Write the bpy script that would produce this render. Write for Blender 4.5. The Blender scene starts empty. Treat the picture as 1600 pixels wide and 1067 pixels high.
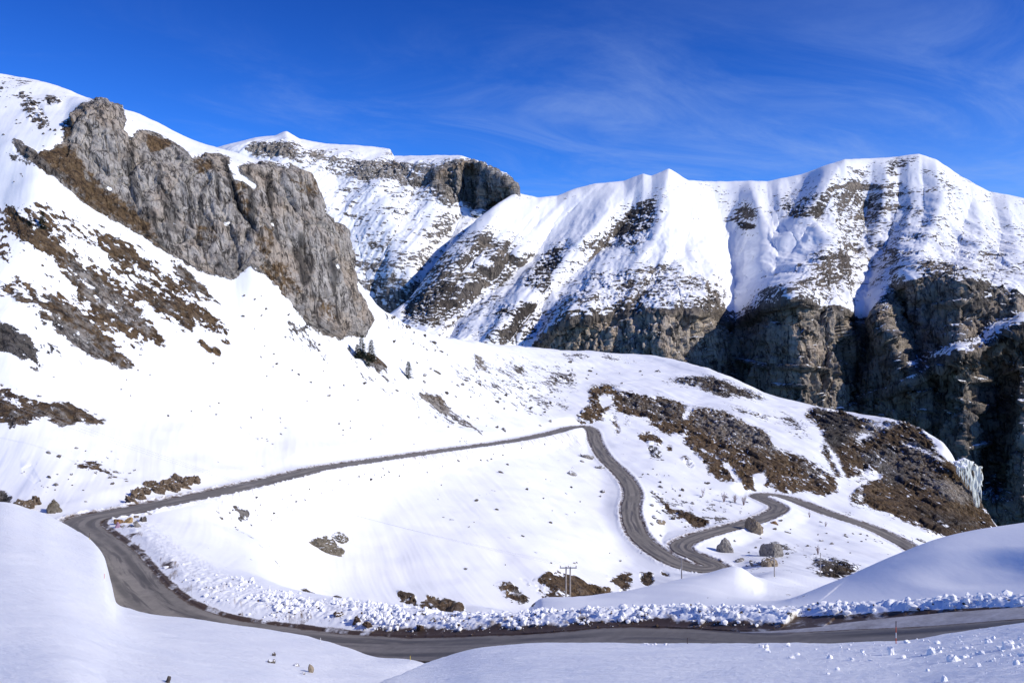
import bpy, bmesh, math, random
import numpy as np
from mathutils import Vector, Matrix

# ------------------------------------------------------------------ camera, light, exposure
SC = bpy.context.scene
COL = SC.collection
F = 1256.0          # focal length in picture units (picture 1600 wide)
CX, HY = 800.0, 500.0   # centre column, eye-level row
cam_d = bpy.data.cameras.new('camera')
cam = bpy.data.objects.new('camera', cam_d)
COL.objects.link(cam)
cam.location = (0, 0, 0)
cam.rotation_euler = (math.radians(90), 0, 0)
cam_d.sensor_width = 36.0
cam_d.lens = 36.0 * F / 1600.0
cam_d.shift_y = -(533.5 - HY) / 1600.0
cam_d.clip_start = 0.5
cam_d.clip_end = 20000
SC.camera = cam

SUN_EL, SUN_AZ = math.radians(33), math.radians(112)      # azimuth clockwise from straight ahead
to_sun = Vector((math.cos(SUN_EL) * math.sin(SUN_AZ), math.cos(SUN_EL) * math.cos(SUN_AZ), math.sin(SUN_EL)))
sun_d = bpy.data.lights.new('sun', 'SUN')
sun_d.energy = 3.3
sun_d.angle = math.radians(0.5)
sun_d.color = (1.0, 0.94, 0.84)
sun = bpy.data.objects.new('sun', sun_d)
COL.objects.link(sun)
sun.rotation_euler = (-to_sun).to_track_quat('-Z', 'Y').to_euler()
sun.location = (300, -100, 300)

SC.view_settings.view_transform = 'Standard'
SC.view_settings.look = 'None'
SC.view_settings.exposure = 0.40
SC.view_settings.gamma = 1.0

W = bpy.data.worlds.new('World')
SC.world = W
W.use_nodes = True


class NT:
    """small helper for node trees"""
    def __init__(s, tree):
        s.t = tree
        s.n = tree.nodes
        s.l = tree.links

    def node(s, typ, **kw):
        nd = s.n.new(typ)
        for k, v in kw.items():
            setattr(nd, k, v)
        return nd

    def put(s, sock, v):
        if hasattr(v, 'is_output') or isinstance(v, bpy.types.NodeSocket):
            s.l.new(v, sock)
        elif v is not None:
            sock.default_value = v

    def math(s, op, a, b=None, c=None, clamp=False):
        nd = s.node('ShaderNodeMath', operation=op, use_clamp=clamp)
        s.put(nd.inputs[0], a)
        if b is not None: s.put(nd.inputs[1], b)
        if c is not None: s.put(nd.inputs[2], c)
        return nd.outputs[0]

    def mix(s, f, a, b, blend='MIX'):
        nd = s.node('ShaderNodeMix', data_type='RGBA', blend_type=blend)
        s.put(nd.inputs[0], f)
        s.put(nd.inputs[6], a if not isinstance(a, tuple) else (*a, 1))
        s.put(nd.inputs[7], b if not isinstance(b, tuple) else (*b, 1))
        return nd.outputs[2]

    def mapping(s, v, loc=(0, 0, 0), rot=(0, 0, 0), scale=(1, 1, 1)):
        nd = s.node('ShaderNodeMapping')
        s.l.new(v, nd.inputs[0])
        nd.inputs[1].default_value = loc
        nd.inputs[2].default_value = rot
        nd.inputs[3].default_value = scale
        return nd.outputs[0]

    def noise(s, v, scale, detail=5, rough=0.55, dist=0.0):
        nd = s.node('ShaderNodeTexNoise')
        s.l.new(v, nd.inputs['Vector'])
        nd.inputs['Scale'].default_value = scale
        nd.inputs['Detail'].default_value = detail
        nd.inputs['Roughness'].default_value = rough
        nd.inputs['Distortion'].default_value = dist
        return nd.outputs['Fac']

    def step(s, v, a, b, lo=0.0, hi=1.0):
        nd = s.node('ShaderNodeMapRange', interpolation_type='SMOOTHSTEP')
        s.put(nd.inputs[0], v)
        nd.inputs[1].default_value = a
        nd.inputs[2].default_value = b
        nd.inputs[3].default_value = lo
        nd.inputs[4].default_value = hi
        return nd.outputs[0]

    def ramp(s, f, stops):
        nd = s.node('ShaderNodeValToRGB')
        s.put(nd.inputs[0], f)
        e = nd.color_ramp.elements
        while len(e) < len(stops):
            e.new(0.5)
        for k, (p, c) in enumerate(stops):
            e[k].position = p
            e[k].color = (*c, 1)
        return nd.outputs[0]


def build_world():
    t = NT(W.node_tree)
    t.n.clear()
    out = t.node('ShaderNodeOutputWorld')
    bg = t.node('ShaderNodeBackground')
    sky = t.node('ShaderNodeTexSky', sky_type='NISHITA', sun_disc=False)
    sky.sun_elevation = SUN_EL
    sky.sun_rotation = SUN_AZ
    sky.altitude = 2600
    sky.air_density = 1.0
    sky.dust_density = 0.2
    sky.ozone_density = 3.0
    hsv = t.node('ShaderNodeHueSaturation')
    hsv.inputs['Hue'].default_value = 0.512
    hsv.inputs['Saturation'].default_value = 1.25
    hsv.inputs['Value'].default_value = 1.0
    t.l.new(sky.outputs[0], hsv.inputs['Color'])
    deep = t.mix(1.0, hsv.outputs[0], (0.35, 0.74, 1.15), 'MULTIPLY')
    # thin cirrus: noise on a high flat layer (direction / height)
    tc = t.node('ShaderNodeTexCoord')
    sep = t.node('ShaderNodeSeparateXYZ')
    t.l.new(tc.outputs['Generated'], sep.inputs[0])
    high = t.step(sep.outputs[2], 0.12, 0.42)
    deep = t.mix(t.math('MULTIPLY', high, 0.55), deep, t.mix(1.0, deep, (0.32, 0.38, 0.55), 'MULTIPLY'))
    zz = t.math('MAXIMUM', t.math('ADD', sep.outputs[2], 0.12), 0.03)
    px = t.math('DIVIDE', sep.outputs[0], zz)
    py = t.math('DIVIDE', sep.outputs[1], zz)
    cmb = t.node('ShaderNodeCombineXYZ')
    t.l.new(px, cmb.inputs[0]); t.l.new(py, cmb.inputs[1])
    r1 = t.mapping(cmb.outputs[0], rot=(0, 0, math.radians(-28)))
    r2 = t.mapping(r1, scale=(0.8, 1.5, 1))
    n1 = t.noise(r2, 1.5, 10, 0.66, 0.9)
    n2 = t.noise(cmb.outputs[0], 0.55, 3, 0.5, 0.3)
    c = t.math('ADD', t.math('MULTIPLY', n1, 0.75), t.math('MULTIPLY', n2, 0.55))
    # more veil towards the right-hand (sunward) side
    side = t.step(sep.outputs[0], -0.35, 0.45)
    c = t.math('ADD', c, t.math('MULTIPLY', side, 0.16))
    f = t.step(c, 0.60, 1.16)
    f = t.math('MULTIPLY', f, t.step(sep.outputs[2], 0.37, 0.22, 0.12, 0.72))
    f = t.math('ADD', f, t.math('MULTIPLY', t.math('MULTIPLY', t.step(sep.outputs[0], 0.1, 0.6), t.step(sep.outputs[2], 0.30, 0.12)), 0.16))
    colr = t.mix(f, deep, (2.1, 3.0, 5.2))
    t.l.new(colr, bg.inputs[0])
    bg.inputs[1].default_value = 0.125
    t.l.new(bg.outputs[0], out.inputs[0])


build_world()

# ------------------------------------------------------------------ numeric helpers
RNG = np.random.default_rng(7)
_PERM = RNG.permutation(256).astype(np.int32)
_PERM = np.concatenate([_PERM, _PERM, _PERM])
_G = RNG.normal(size=(256, 3)).astype(np.float32)
_G /= np.linalg.norm(_G, axis=1)[:, None]


def perlin(p):
    p = np.asarray(p, np.float32)
    shp = p.shape[:-1]
    p = p.reshape(-1, 3)
    out = np.empty(len(p), np.float32)
    for a in range(0, len(p), 400000):
        q = p[a:a + 400000]
        i = np.floor(q).astype(np.int32)
        f = q - i
        i &= 255
        w = f * f * f * (f * (f * 6 - 15) + 10)
        r = np.zeros(len(q), np.float32)
        for dx in (0, 1):
            hx = _PERM[i[:, 0] + dx]
            wx = w[:, 0] if dx else 1 - w[:, 0]
            for dy in (0, 1):
                hy = _PERM[hx + i[:, 1] + dy]
                wy = w[:, 1] if dy else 1 - w[:, 1]
                for dz in (0, 1):
                    g = _G[_PERM[hy + i[:, 2] + dz] & 255]
                    wz = w[:, 2] if dz else 1 - w[:, 2]
                    d = g[:, 0] * (f[:, 0] - dx) + g[:, 1] * (f[:, 1] - dy) + g[:, 2] * (f[:, 2] - dz)
                    r += wx * wy * wz * d
        out[a:a + 400000] = r
    return (out * 1.5).reshape(shp)


def worley(p):
    """value of the nearest cell and the gap to the second nearest"""
    p = np.asarray(p, np.float32).reshape(-1, 3)
    val = np.empty(len(p), np.float32); gap = val.copy()
    for a in range(0, len(p), 300000):
        q = p[a:a + 300000]
        i = np.floor(q).astype(np.int32); f = q - i
        b1 = np.full(len(q), 9, np.float32); b2 = b1.copy(); v = np.zeros(len(q), np.float32)
        for dx in (-1, 0, 1):
            for dy in (-1, 0, 1):
                for dz in (-1, 0, 1):
                    h = _PERM[(_PERM[(_PERM[(i[:, 0] + dx) & 255] + i[:, 1] + dy) & 255] + i[:, 2] + dz) & 255]
                    g = _G[h] * .45 + .5 + np.array([dx, dy, dz], np.float32)
                    d = np.sqrt(((g - f) ** 2).sum(1))
                    n = d < b1
                    b2 = np.where(n, b1, np.minimum(b2, d)); v = np.where(n, (h * 37 % 256) / 255.0, v); b1 = np.where(n, d, b1)
        val[a:a + 300000] = v; gap[a:a + 300000] = b2 - b1
    return val, gap


def slabs(P, wx, wz, jit=0.25):
    """jointed rock: blocks stepped back from one another, open joints between them"""
    q = P / np.array([wx, wx, wz])
    q = q + jit * np.stack([perlin(q * 1.3 + 3), perlin(q * 1.3 + 13), perlin(q * 1.3 + 23)], -1)
    return worley(q)


def fbm(p, octv=4, gain=0.5, mode=0):
    r = 0; a = 1.0; k = 1.0
    for o in range(octv):
        n = perlin(p * k + 17.3 * o)
        if mode == 1: n = 1 - 2 * np.abs(n)      # ridged
        if mode == 2: n = 2 * np.abs(n) - 0.6    # billowed
        r = r + a * n
        a *= gain; k *= 2.03
    return r


def pchip(x, y, q):
    """monotone cubic; x (n), y (n, ...), q (m)"""
    x = np.asarray(x, float); y = np.asarray(y, float); q = np.asarray(q, float)
    h = np.diff(x).reshape((-1,) + (1,) * (y.ndim - 1))
    d = np.diff(y, axis=0) / h
    m = np.zeros_like(y)
    m[0], m[-1] = d[0], d[-1]
    a, b = d[:-1], d[1:]
    w1 = 2 * h[1:] + h[:-1]; w2 = h[1:] + 2 * h[:-1]
    with np.errstate(divide='ignore', invalid='ignore'):
        mm = (w1 + w2) / (w1 / a + w2 / b)
    m[1:-1] = np.where(a * b > 0, mm, 0)
    k = np.clip(np.searchsorted(x, q) - 1, 0, len(x) - 2)
    sh = (-1,) + (1,) * (y.ndim - 1)
    hh = (x[k + 1] - x[k]).reshape(sh)
    t = ((q - x[k])).reshape(sh) / hh
    return ((1 + 2 * t) * (1 - t) ** 2) * y[k] + (t * (1 - t) ** 2) * hh * m[k] + (t * t * (3 - 2 * t)) * y[k + 1] + (t * t * (t - 1)) * hh * m[k + 1]


def smooth(a, b, x):
    t = np.clip((x - a) / (b - a), 0, 1)
    return t * t * (3 - 2 * t)


def blur(im, r):
    r = int(round(r))
    if r < 1: return im
    for ax in (0, 1):
        for _ in range(2):
            p = np.pad(im, [(r + 1, r) if k == ax else (0, 0) for k in (0, 1)], mode='edge')
            c = np.cumsum(p, axis=ax)
            n = im.shape[ax]
            hi = np.take(c, np.arange(2 * r + 1, 2 * r + 1 + n), axis=ax)
            lo = np.take(c, np.arange(0, n), axis=ax)
            im = (hi - lo) / (2 * r + 1)
    return im


RW, RH = 1600, 1067


def poly_mask(pts):
    m = np.zeros((RH, RW), np.float32)
    P = np.array(pts, float)
    x0, x1 = int(max(0, P[:, 0].min())), int(min(RW, P[:, 0].max() + 2))
    y0, y1 = int(max(0, P[:, 1].min())), int(min(RH, P[:, 1].max() + 2))
    if x1 <= x0 or y1 <= y0: return m
    X, Y = np.meshgrid(np.arange(x0, x1) + .5, np.arange(y0, y1) + .5)
    ins = np.zeros(X.shape, bool)
    for (ax, ay), (bx, by) in zip(P, np.roll(P, -1, 0)):
        if ay == by: continue
        ins ^= ((ay > Y) != (by > Y)) & (X < (bx - ax) * (Y - ay) / (by - ay) + ax)
    m[y0:y1, x0:x1] = ins
    return m


def line_dist(pts):
    """distance to a polyline on a half-size raster"""
    X, Y = np.meshgrid(np.arange(0, RW + 400, 4) - 200.0, np.arange(0, RH, 4) * 1.0)
    D = np.full(X.shape, 1e9)
    for (ax, ay), (bx, by) in zip(pts[:-1], pts[1:]):
        vx, vy = bx - ax, by - ay
        t = np.clip(((X - ax) * vx + (Y - ay) * vy) / (vx * vx + vy * vy), 0, 1)
        D = np.minimum(D, np.hypot(X - ax - t * vx, Y - ay - t * vy))
    return D


def sample(im, u, v, step=1.0, off=0.0):
    x = np.clip((u - off) / step, 0, im.shape[1] - 1.001)
    y = np.clip(v / step, 0, im.shape[0] - 1.001)
    i = x.astype(int); j = y.astype(int)
    fx = x - i; fy = y - j
    return (im[j, i] * (1 - fx) + im[j, i + 1] * fx) * (1 - fy) + (im[j + 1, i] * (1 - fx) + im[j + 1, i + 1] * fx) * fy


class Paint:
    ragged = 1.5
    """where bare rock, earth and dirt lie on a landform (ground cover, with some shade painted as dark tone)"""
    def __init__(s):
        s.P = np.zeros((RH, RW), np.float32); s.B = s.P.copy(); s.K = s.P.copy(); s.D = s.P.copy()

    def rock(s, pts, p=1.0, f=3, brown=0.0, dark=0.0, dirt=None):
        m = blur(poly_mask(pts), f * s.ragged)
        s.P = s.P * (1 - m) + p * m
        s.B = s.B * (1 - np.minimum(1, m * 1.6)) + brown * np.minimum(1, m * 1.6)
        s.K = s.K * (1 - np.minimum(1, m * 1.6)) + dark * np.minimum(1, m * 1.6)
        if dirt is not None: s.D = np.maximum(s.D, m * dirt)

    def tone(s, pts, f=6, brown=None, dark=None, dirt=None):
        m = blur(poly_mask(pts), f)
        if brown is not None: s.B = s.B * (1 - m) + brown * m
        if dark is not None: s.K = s.K * (1 - m) + dark * m
        if dirt is not None: s.D = np.maximum(s.D, m * dirt)

    def line(s, pts, w, p=0.0, f=1):
        """a thin strip along a polyline"""
        P = np.array(pts, float)
        d = np.gradient(P, axis=0); n = np.stack([-d[:, 1], d[:, 0]], 1)
        n /= np.linalg.norm(n, axis=1)[:, None]
        wv = np.full(len(P), w / 2.0); wv[0] *= .3; wv[-1] *= .3
        poly = np.concatenate([P + n * wv[:, None], (P - n * wv[:, None])[::-1]])
        s.rock(poly, p, f)


class Land:
    """a landform lofted through cross-lines; every line is given as columns of (distance, row)"""
    def __init__(s, cols, du=1.5, dv=1.3, umin=-300, umax=1900, even=0, soft=(), crisp=0):
        us = sorted(cols)
        A = np.array([[(math.log(Y), v) for (Y, v) in cols[u]] for u in us])     # (nu, nl, 2)
        s.u = np.arange(umin, umax + du, du)
        L = pchip(us, A, s.u)                                                    # (m, nl, 2)
        if crisp:                                                                # pointed crests instead of rounded ones
            for k in range(crisp, A.shape[1]):
                L[:, k, 1] = .15 * L[:, k, 1] + .85 * np.interp(s.u, us, A[:, k, 1])
            q = np.stack([s.u / 26, s.u * 0, s.u * 0 + 3.3], -1)
            L[:, crisp + 1, 1] += fbm(q, 4, .6) * 0.55
        nl = L.shape[1]
        vis = (s.u > -20) & (s.u < 1620)
        ts = []
        for k in range(nl - 1):
            dvv = L[vis, k, 1] - L[vis, k + 1, 1]
            hid = -dvv.min() if dvv.max() < 0 else 0
            n = int(max(8, np.percentile(dvv, 97) / dv, hid / dv / 5))
            ts.append(np.linspace(k, k + 1, n, endpoint=False))
        s.t = np.concatenate(ts + [[nl - 1]])
        G = pchip(np.arange(nl), np.swapaxes(L, 0, 1), s.t)                      # (rows, m, 2)
        s.lnY = G[..., 0]; s.v = G[..., 1]
        if even:                                                                 # even out the depth between columns
            k = int(even / du); w = np.hanning(2 * k + 3)[1:-1]; w /= w.sum()
            pad = np.pad(s.lnY, [(0, 0), (k, k)], mode='reflect', reflect_type='odd')
            c = np.zeros_like(s.lnY)
            for i in range(2 * k + 1): c += w[i] * pad[:, i:i + s.lnY.shape[1]]
            s.lnY = c
            k = int(1.5 * even / du); w = np.hanning(2 * k + 3)[1:-1]; w /= w.sum()
            pad = np.pad(s.v, [(0, 0), (k, k)], mode='reflect', reflect_type='odd')
            c = np.zeros_like(s.v)
            for i in range(2 * k + 1): c += w[i] * pad[:, i:i + s.v.shape[1]]
            m = np.zeros(len(s.t))
            for lo, hi in soft: m += smooth(lo - .3, lo + .3, s.t) * smooth(hi + .3, hi - .3, s.t)
            s.v = s.v + (c - s.v) * m[:, None]
        s.U = np.broadcast_to(s.u, s.v.shape).copy()

    def finish(s):
        Y = np.exp(s.lnY)
        s.p = np.stack([(s.U - CX) / F * Y, Y, -(s.v - HY) / F * Y], -1).astype(np.float32)

    def normals(s):
        a = np.gradient(s.p, axis=1); b = np.gradient(s.p, axis=0)
        n = np.cross(a, b)
        n /= np.linalg.norm(n, axis=-1)[..., None] + 1e-9
        return n

    def project(s):
        s.pu = CX + F * s.p[..., 0] / s.p[..., 1]
        s.pv = HY - F * s.p[..., 2] / s.p[..., 1]

    def locate(s, u, v):
        """the ground point seen at a place of the reference view"""
        c = int(np.clip(round((u - s.u[0]) / (s.u[1] - s.u[0])), 1, len(s.u) - 2))
        col = s.pv[:, c]
        k = np.argmax(col <= v)
        if k == 0: k = len(col) - 1
        p = s.p[k, c] * 0.5 + s.p[k - 1, c] * 0.5
        return Vector((float(p[0]) + (u - s.pu[k, c]) / F * float(p[1]), float(p[1]), float(p[2])))

    def build(s, name, mat, mask=None):
        r, m = s.v.shape
        me = bpy.data.meshes.new(name)
        nv = r * m
        idx = np.arange(nv, dtype=np.int32).reshape(r, m)
        q = np.stack([idx[:-1, :-1], idx[:-1, 1:], idx[1:, 1:], idx[1:, :-1]], -1).reshape(-1, 4)
        me.vertices.add(nv)
        me.vertices.foreach_set('co', s.p.reshape(-1).astype(np.float32))
        me.loops.add(len(q) * 4)
        me.loops.foreach_set('vertex_index', q.reshape(-1))
        me.polygons.add(len(q))
        me.polygons.foreach_set('loop_start', np.arange(0, len(q) * 4, 4, dtype=np.int32))
        me.polygons.foreach_set('use_smooth', np.ones(len(q), bool))
        me.update(calc_edges=True)
        if mask is not None:
            at = me.attributes.new('cover', 'FLOAT_COLOR', 'POINT')
            at.data.foreach_set('color', mask.reshape(-1).astype(np.float32))
        me.materials.append(mat)
        ob = bpy.data.objects.new(name, me)
        COL.objects.link(ob)
        ob['kind'] = 'structure'
        return ob


# ------------------------------------------------------------------ materials
def new_mat(name):
    m = bpy.data.materials.new(name)
    m.use_nodes = True
    t = NT(m.node_tree)
    b = t.n['Principled BSDF']
    b.inputs['Specular IOR Level'].default_value = 0.25
    b.inputs['Roughness'].default_value = 0.8
    return m, t, b


def terrain_mat(name, S, ang=0.0, stretch=3.0, amp=2.2, slope=0.5, rock_cols=None, crack=1.0, snow_bump=0.15, strata=0.55, tanw=0.7, base=0.0, wA=0.4, ledges=0.8, tanc=(0.36, 0.25, 0.15)):
    """snow over rock; S is the size in metres of a small feature"""
    m, t, b = new_mat(name)
    pos = t.node('ShaderNodeNewGeometry')
    P = pos.outputs['Position']
    nz = t.node('ShaderNodeSeparateXYZ')
    t.l.new(pos.outputs['Normal'], nz.inputs[0])
    at = t.node('ShaderNodeAttribute', attribute_name='cover')
    sp = t.node('ShaderNodeSeparateColor')
    t.l.new(at.outputs['Color'], sp.inputs[0])
    R, G, K, D = sp.outputs[0], sp.outputs[1], sp.outputs[2], at.outputs['Alpha']
    w1 = t.mapping(P, rot=(0, ang, 0))
    w2 = t.mapping(w1, scale=(1.0 / stretch, 1.0 / stretch, 1))
    nA = t.noise(w2, 1 / (9 * S), 6, 0.62, 0.3)
    nB = t.noise(w2, 1 / (1.7 * S), 5, 0.65)
    nI = t.noise(P, 1 / (4 * S), 6, 0.65)
    n = t.math('ADD', t.math('MULTIPLY', nA, wA), t.math('MULTIPLY', nB, 0.36))
    n = t.math('ADD', n, t.math('MULTIPLY', nI, 0.64 - wA))
    n = t.math('SUBTRACT', n, 0.5)
    Rb = t.math('SUBTRACT', R, t.step(R, 0.16, 0.0, 0.0, 0.22))
    val = t.math('MULTIPLY_ADD', n, amp, Rb)
    sl = t.math('MULTIPLY', t.math('SUBTRACT', 0.64, nz.outputs[2]), slope)
    val = t.math('ADD', val, t.math('MULTIPLY', sl, t.math('ADD', R, base)))
    rock = t.step(val, 0.475, 0.525)
    # rock colour
    rc = rock_cols or [(0.3, (0.10, 0.09, 0.085)), (0.46, (0.32, 0.295, 0.272)), (0.68, (0.47, 0.44, 0.405))]
    nC = t.noise(P, 1 / (7 * S), 8, 0.65)
    grey = t.ramp(nC, rc)
    tan = t.noise(P, 1 / (30 * S), 4, 0.6)
    grey = t.mix(t.math('MULTIPLY', t.math('MULTIPLY', t.step(tan, 0.46, 0.62), tanw), t.step(R, 0.7, 1.1, 0.1, 1.0)), grey, tanc)
    v1 = t.mapping(P, rot=(0, 0.12, 0))
    v2 = t.mapping(v1, scale=(1, 1, 0.16))
    nV = t.noise(v2, 1 / (3.5 * S), 6, 0.6, 0.6)
    ck = t.math('MULTIPLY', t.step(nV, 0.485, 0.37), crack * 0.85)
    grey = t.mix(ck, grey, (0.035, 0.03, 0.028))
    nS = t.noise(w2, 1 / (1.6 * S), 5, 0.65)
    grey = t.mix(t.math('MULTIPLY', t.step(nS, 0.46, 0.36), strata), grey, (0.05, 0.045, 0.04))
    wob = t.node('ShaderNodeVectorMath', operation='SCALE')
    nzc = t.node('ShaderNodeTexNoise'); t.l.new(v2, nzc.inputs['Vector']); nzc.inputs['Scale'].default_value = 1 / (4 * S); nzc.inputs['Detail'].default_value = 4
    t.l.new(nzc.outputs['Color'], wob.inputs[0]); wob.inputs[3].default_value = 5.0 * S
    vv = t.node('ShaderNodeVectorMath', operation='ADD'); t.l.new(v2, vv.inputs[0]); t.l.new(wob.outputs[0], vv.inputs[1])
    lines = None
    for sc_, wd in ((10.0, 0.035), (4.0, 0.05)):
        vo = t.node('ShaderNodeTexVoronoi', feature='DISTANCE_TO_EDGE'); t.l.new(vv.outputs[0], vo.inputs['Vector']); vo.inputs['Scale'].default_value = 1 / (sc_ * S)
        ln = t.math('MULTIPLY', t.step(vo.outputs['Distance'], wd, 0.0), t.step(t.noise(P, 1 / (sc_ * 1.6 * S), 3, 0.5), 0.42, 0.58))
        lines = ln if lines is None else t.math('MAXIMUM', lines, ln)
    grey = t.mix(t.math('MULTIPLY', lines, 0.85 * crack), grey, (0.03, 0.026, 0.024))
    sb = t.mapping(w1, scale=(0.09, 0.09, 1))
    nT = t.noise(sb, 1 / (0.9 * S), 6, 0.65, 0.3)
    led = t.math('MULTIPLY', t.step(R, 1.22, 1.12), ledges)
    nG = t.noise(P, 1 / (2.5 * S), 6, 0.7)
    nG = t.math('ADD', t.math('MULTIPLY', nG, .55), t.math('MULTIPLY', nS, .45))
    br = t.ramp(nG, [(0.36, (0.014, 0.010, 0.007)), (0.44, (0.06, 0.038, 0.021)), (0.52, (0.135, 0.086, 0.044)), (0.61, (0.20, 0.138, 0.076)), (0.7, (0.28, 0.23, 0.17))])
    gsel = t.step(t.math('ADD', G, t.math('MULTIPLY', t.math('SUBTRACT', nI, 0.5), 1.6)), 0.35, 0.65)
    rcol = t.mix(gsel, grey, br)
    led = t.math('MULTIPLY', led, t.math('MULTIPLY_ADD', gsel, -0.45, 1.0))
    rcol = t.mix(t.math('MULTIPLY', led, t.step(nT, 0.50, 0.40)), rcol, t.mix(0.7, rcol, (0.012, 0.010, 0.009)))
    rcol = t.mix(t.math('MULTIPLY', led, t.step(nT, 0.53, 0.66)), rcol, (0.30, 0.25, 0.20))
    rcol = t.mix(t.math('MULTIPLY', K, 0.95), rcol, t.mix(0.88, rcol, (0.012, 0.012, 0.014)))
    # snow colour, gritty where ploughed or trampled
    sn = t.noise(P, 1 / (25 * S), 4, 0.5)
    snow = t.ramp(sn, [(0.35, (0.85, 0.87, 0.90)), (0.65, (0.90, 0.91, 0.92))])
    st1 = t.mapping(P, rot=(0, 0, math.radians(-20)))
    st2 = t.mapping(st1, scale=(1.0, 0.07, 0.07))
    nD = t.noise(st2, 1 / (0.9 * S), 7, 0.72, 0.4)
    thick = t.step(D, 0.5, 0.7)
    nDm = t.math('ADD', t.math('MULTIPLY', nD, t.math('SUBTRACT', 1.0, thick)), t.math('MULTIPLY', nG, thick))
    dm = t.step(t.math('MULTIPLY_ADD', t.math('SUBTRACT', nDm, 0.5), 2.4, D), 0.35, 0.9)
    mud = t.mix(t.step(D, 0.45, 0.8), (0.30, 0.235, 0.18), (0.075, 0.05, 0.037))
    snow = t.mix(dm, snow, mud)
    colr = t.mix(rock, snow, rcol)
    t.l.new(colr, b.inputs['Base Color'])
    t.l.new(t.math('MULTIPLY_ADD', rock, 0.3, 0.6), b.inputs['Roughness'])
    # relief
    hr = t.math('ADD', t.math('MULTIPLY', nC, 2.0 * S), t.math('MULTIPLY', nV, 1.6 * S))
    hr = t.math('ADD', hr, t.math('MULTIPLY', nS, 1.1 * S * strata))
    hr = t.math('ADD', hr, t.math('MULTIPLY', led, t.math('MULTIPLY', nT, 2.0 * S)))
    hr = t.math('SUBTRACT', hr, t.math('MULTIPLY', lines, 0.8 * S))
    hr = t.math('ADD', hr, t.math('MULTIPLY', t.noise(v2, 1 / (1.1 * S), 5, 0.65), 0.9 * S))
    hs = t.math('MULTIPLY', t.noise(w2, 1 / (6 * S), 5, 0.6), snow_bump * S)
    h = t.math('ADD', t.math('MULTIPLY', rock, hr), hs)
    bp = t.node('ShaderNodeBump')
    bp.inputs['Strength'].default_value = 0.9
    bp.inputs['Distance'].default_value = 1.0
    t.l.new(h, bp.inputs['Height'])
    t.l.new(bp.outputs[0], b.inputs['Normal'])
    return m


def snow_mat():
    m, t, b = new_mat('fresh_snow')
    pos = t.node('ShaderNodeNewGeometry').outputs['Position']
    n = t.noise(pos, 0.15, 4, 0.5)
    c = t.ramp(n, [(0.35, (0.84, 0.865, 0.905)), (0.65, (0.89, 0.905, 0.925))])
    t.l.new(c, b.inputs['Base Color'])
    b.inputs['Roughness'].default_value = 0.6
    r1 = t.mapping(pos, rot=(0, 0, 0.5))
    r2 = t.mapping(r1, scale=(0.22, 1, 1))
    h = t.math('ADD', t.math('MULTIPLY', t.noise(r2, 0.9, 7, 0.66), 0.32), t.math('MULTIPLY', t.noise(pos, 4, 6, 0.7), 0.06))
    bp = t.node('ShaderNodeBump')
    bp.inputs['Strength'].default_value = 0.8
    bp.inputs['Distance'].default_value = 1.0
    t.l.new(h, bp.inputs['Height'])
    t.l.new(bp.outputs[0], b.inputs['Normal'])
    return m


def asphalt_mat():
    m, t, b = new_mat('worn_asphalt')
    pos = t.node('ShaderNodeNewGeometry').outputs['Position']
    at = t.node('ShaderNodeAttribute', attribute_name='across')
    sp = t.node('ShaderNodeSeparateColor')
    t.l.new(at.outputs['Color'], sp.inputs[0])
    n1 = t.noise(pos, 0.12, 5, 0.6)
    n2 = t.noise(pos, 1.3, 6, 0.7)
    c = t.ramp(t.math('ADD', t.math('MULTIPLY', n1, .65), t.math('MULTIPLY', n2, .35)),
               [(0.34, (0.15, 0.138, 0.124)), (0.5, (0.225, 0.206, 0.183)), (0.66, (0.29, 0.262, 0.23))])
    # wheel tracks swept cleaner than the gritty crown and edges
    a = sp.outputs[0]
    tr = t.math('ABSOLUTE', t.math('SUBTRACT', t.math('ABSOLUTE', a), 0.48))
    tm = t.math('MULTIPLY', t.step(tr, 0.26, 0.05), t.math('MULTIPLY', t.step(n1, 0.35, 0.6), 0.85))
    c = t.mix(tm, c, (0.10, 0.094, 0.09))
    # damp tongues of meltwater
    al = t.node('ShaderNodeCombineXYZ')
    t.l.new(t.math('MULTIPLY', a, 2.2), al.inputs[0])
    t.l.new(sp.outputs[1], al.inputs[1])
    nw = t.noise(al.outputs[0], 1.2, 6, 0.65, 0.6)
    wet = t.step(nw, 0.52, 0.60)
    c = t.mix(t.math('MULTIPLY', wet, 0.7), c, (0.055, 0.05, 0.047))
    # earth at the verge
    eg = t.step(t.math('ADD', t.math('ABSOLUTE', a), t.math('MULTIPLY', t.math('SUBTRACT', n2, 0.5), 0.5)), 0.9, 1.02)
    c = t.mix(eg, c, (0.085, 0.058, 0.042))
    t.l.new(c, b.inputs['Base Color'])
    t.l.new(t.math('MULTIPLY_ADD', wet, -0.3, 0.85), b.inputs['Roughness'])
    bp = t.node('ShaderNodeBump')
    bp.inputs['Strength'].default_value = 0.4
    bp.inputs['Distance'].default_value = 0.05
    t.l.new(n2, bp.inputs['Height'])
    t.l.new(bp.outputs[0], b.inputs['Normal'])
    return m


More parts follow.
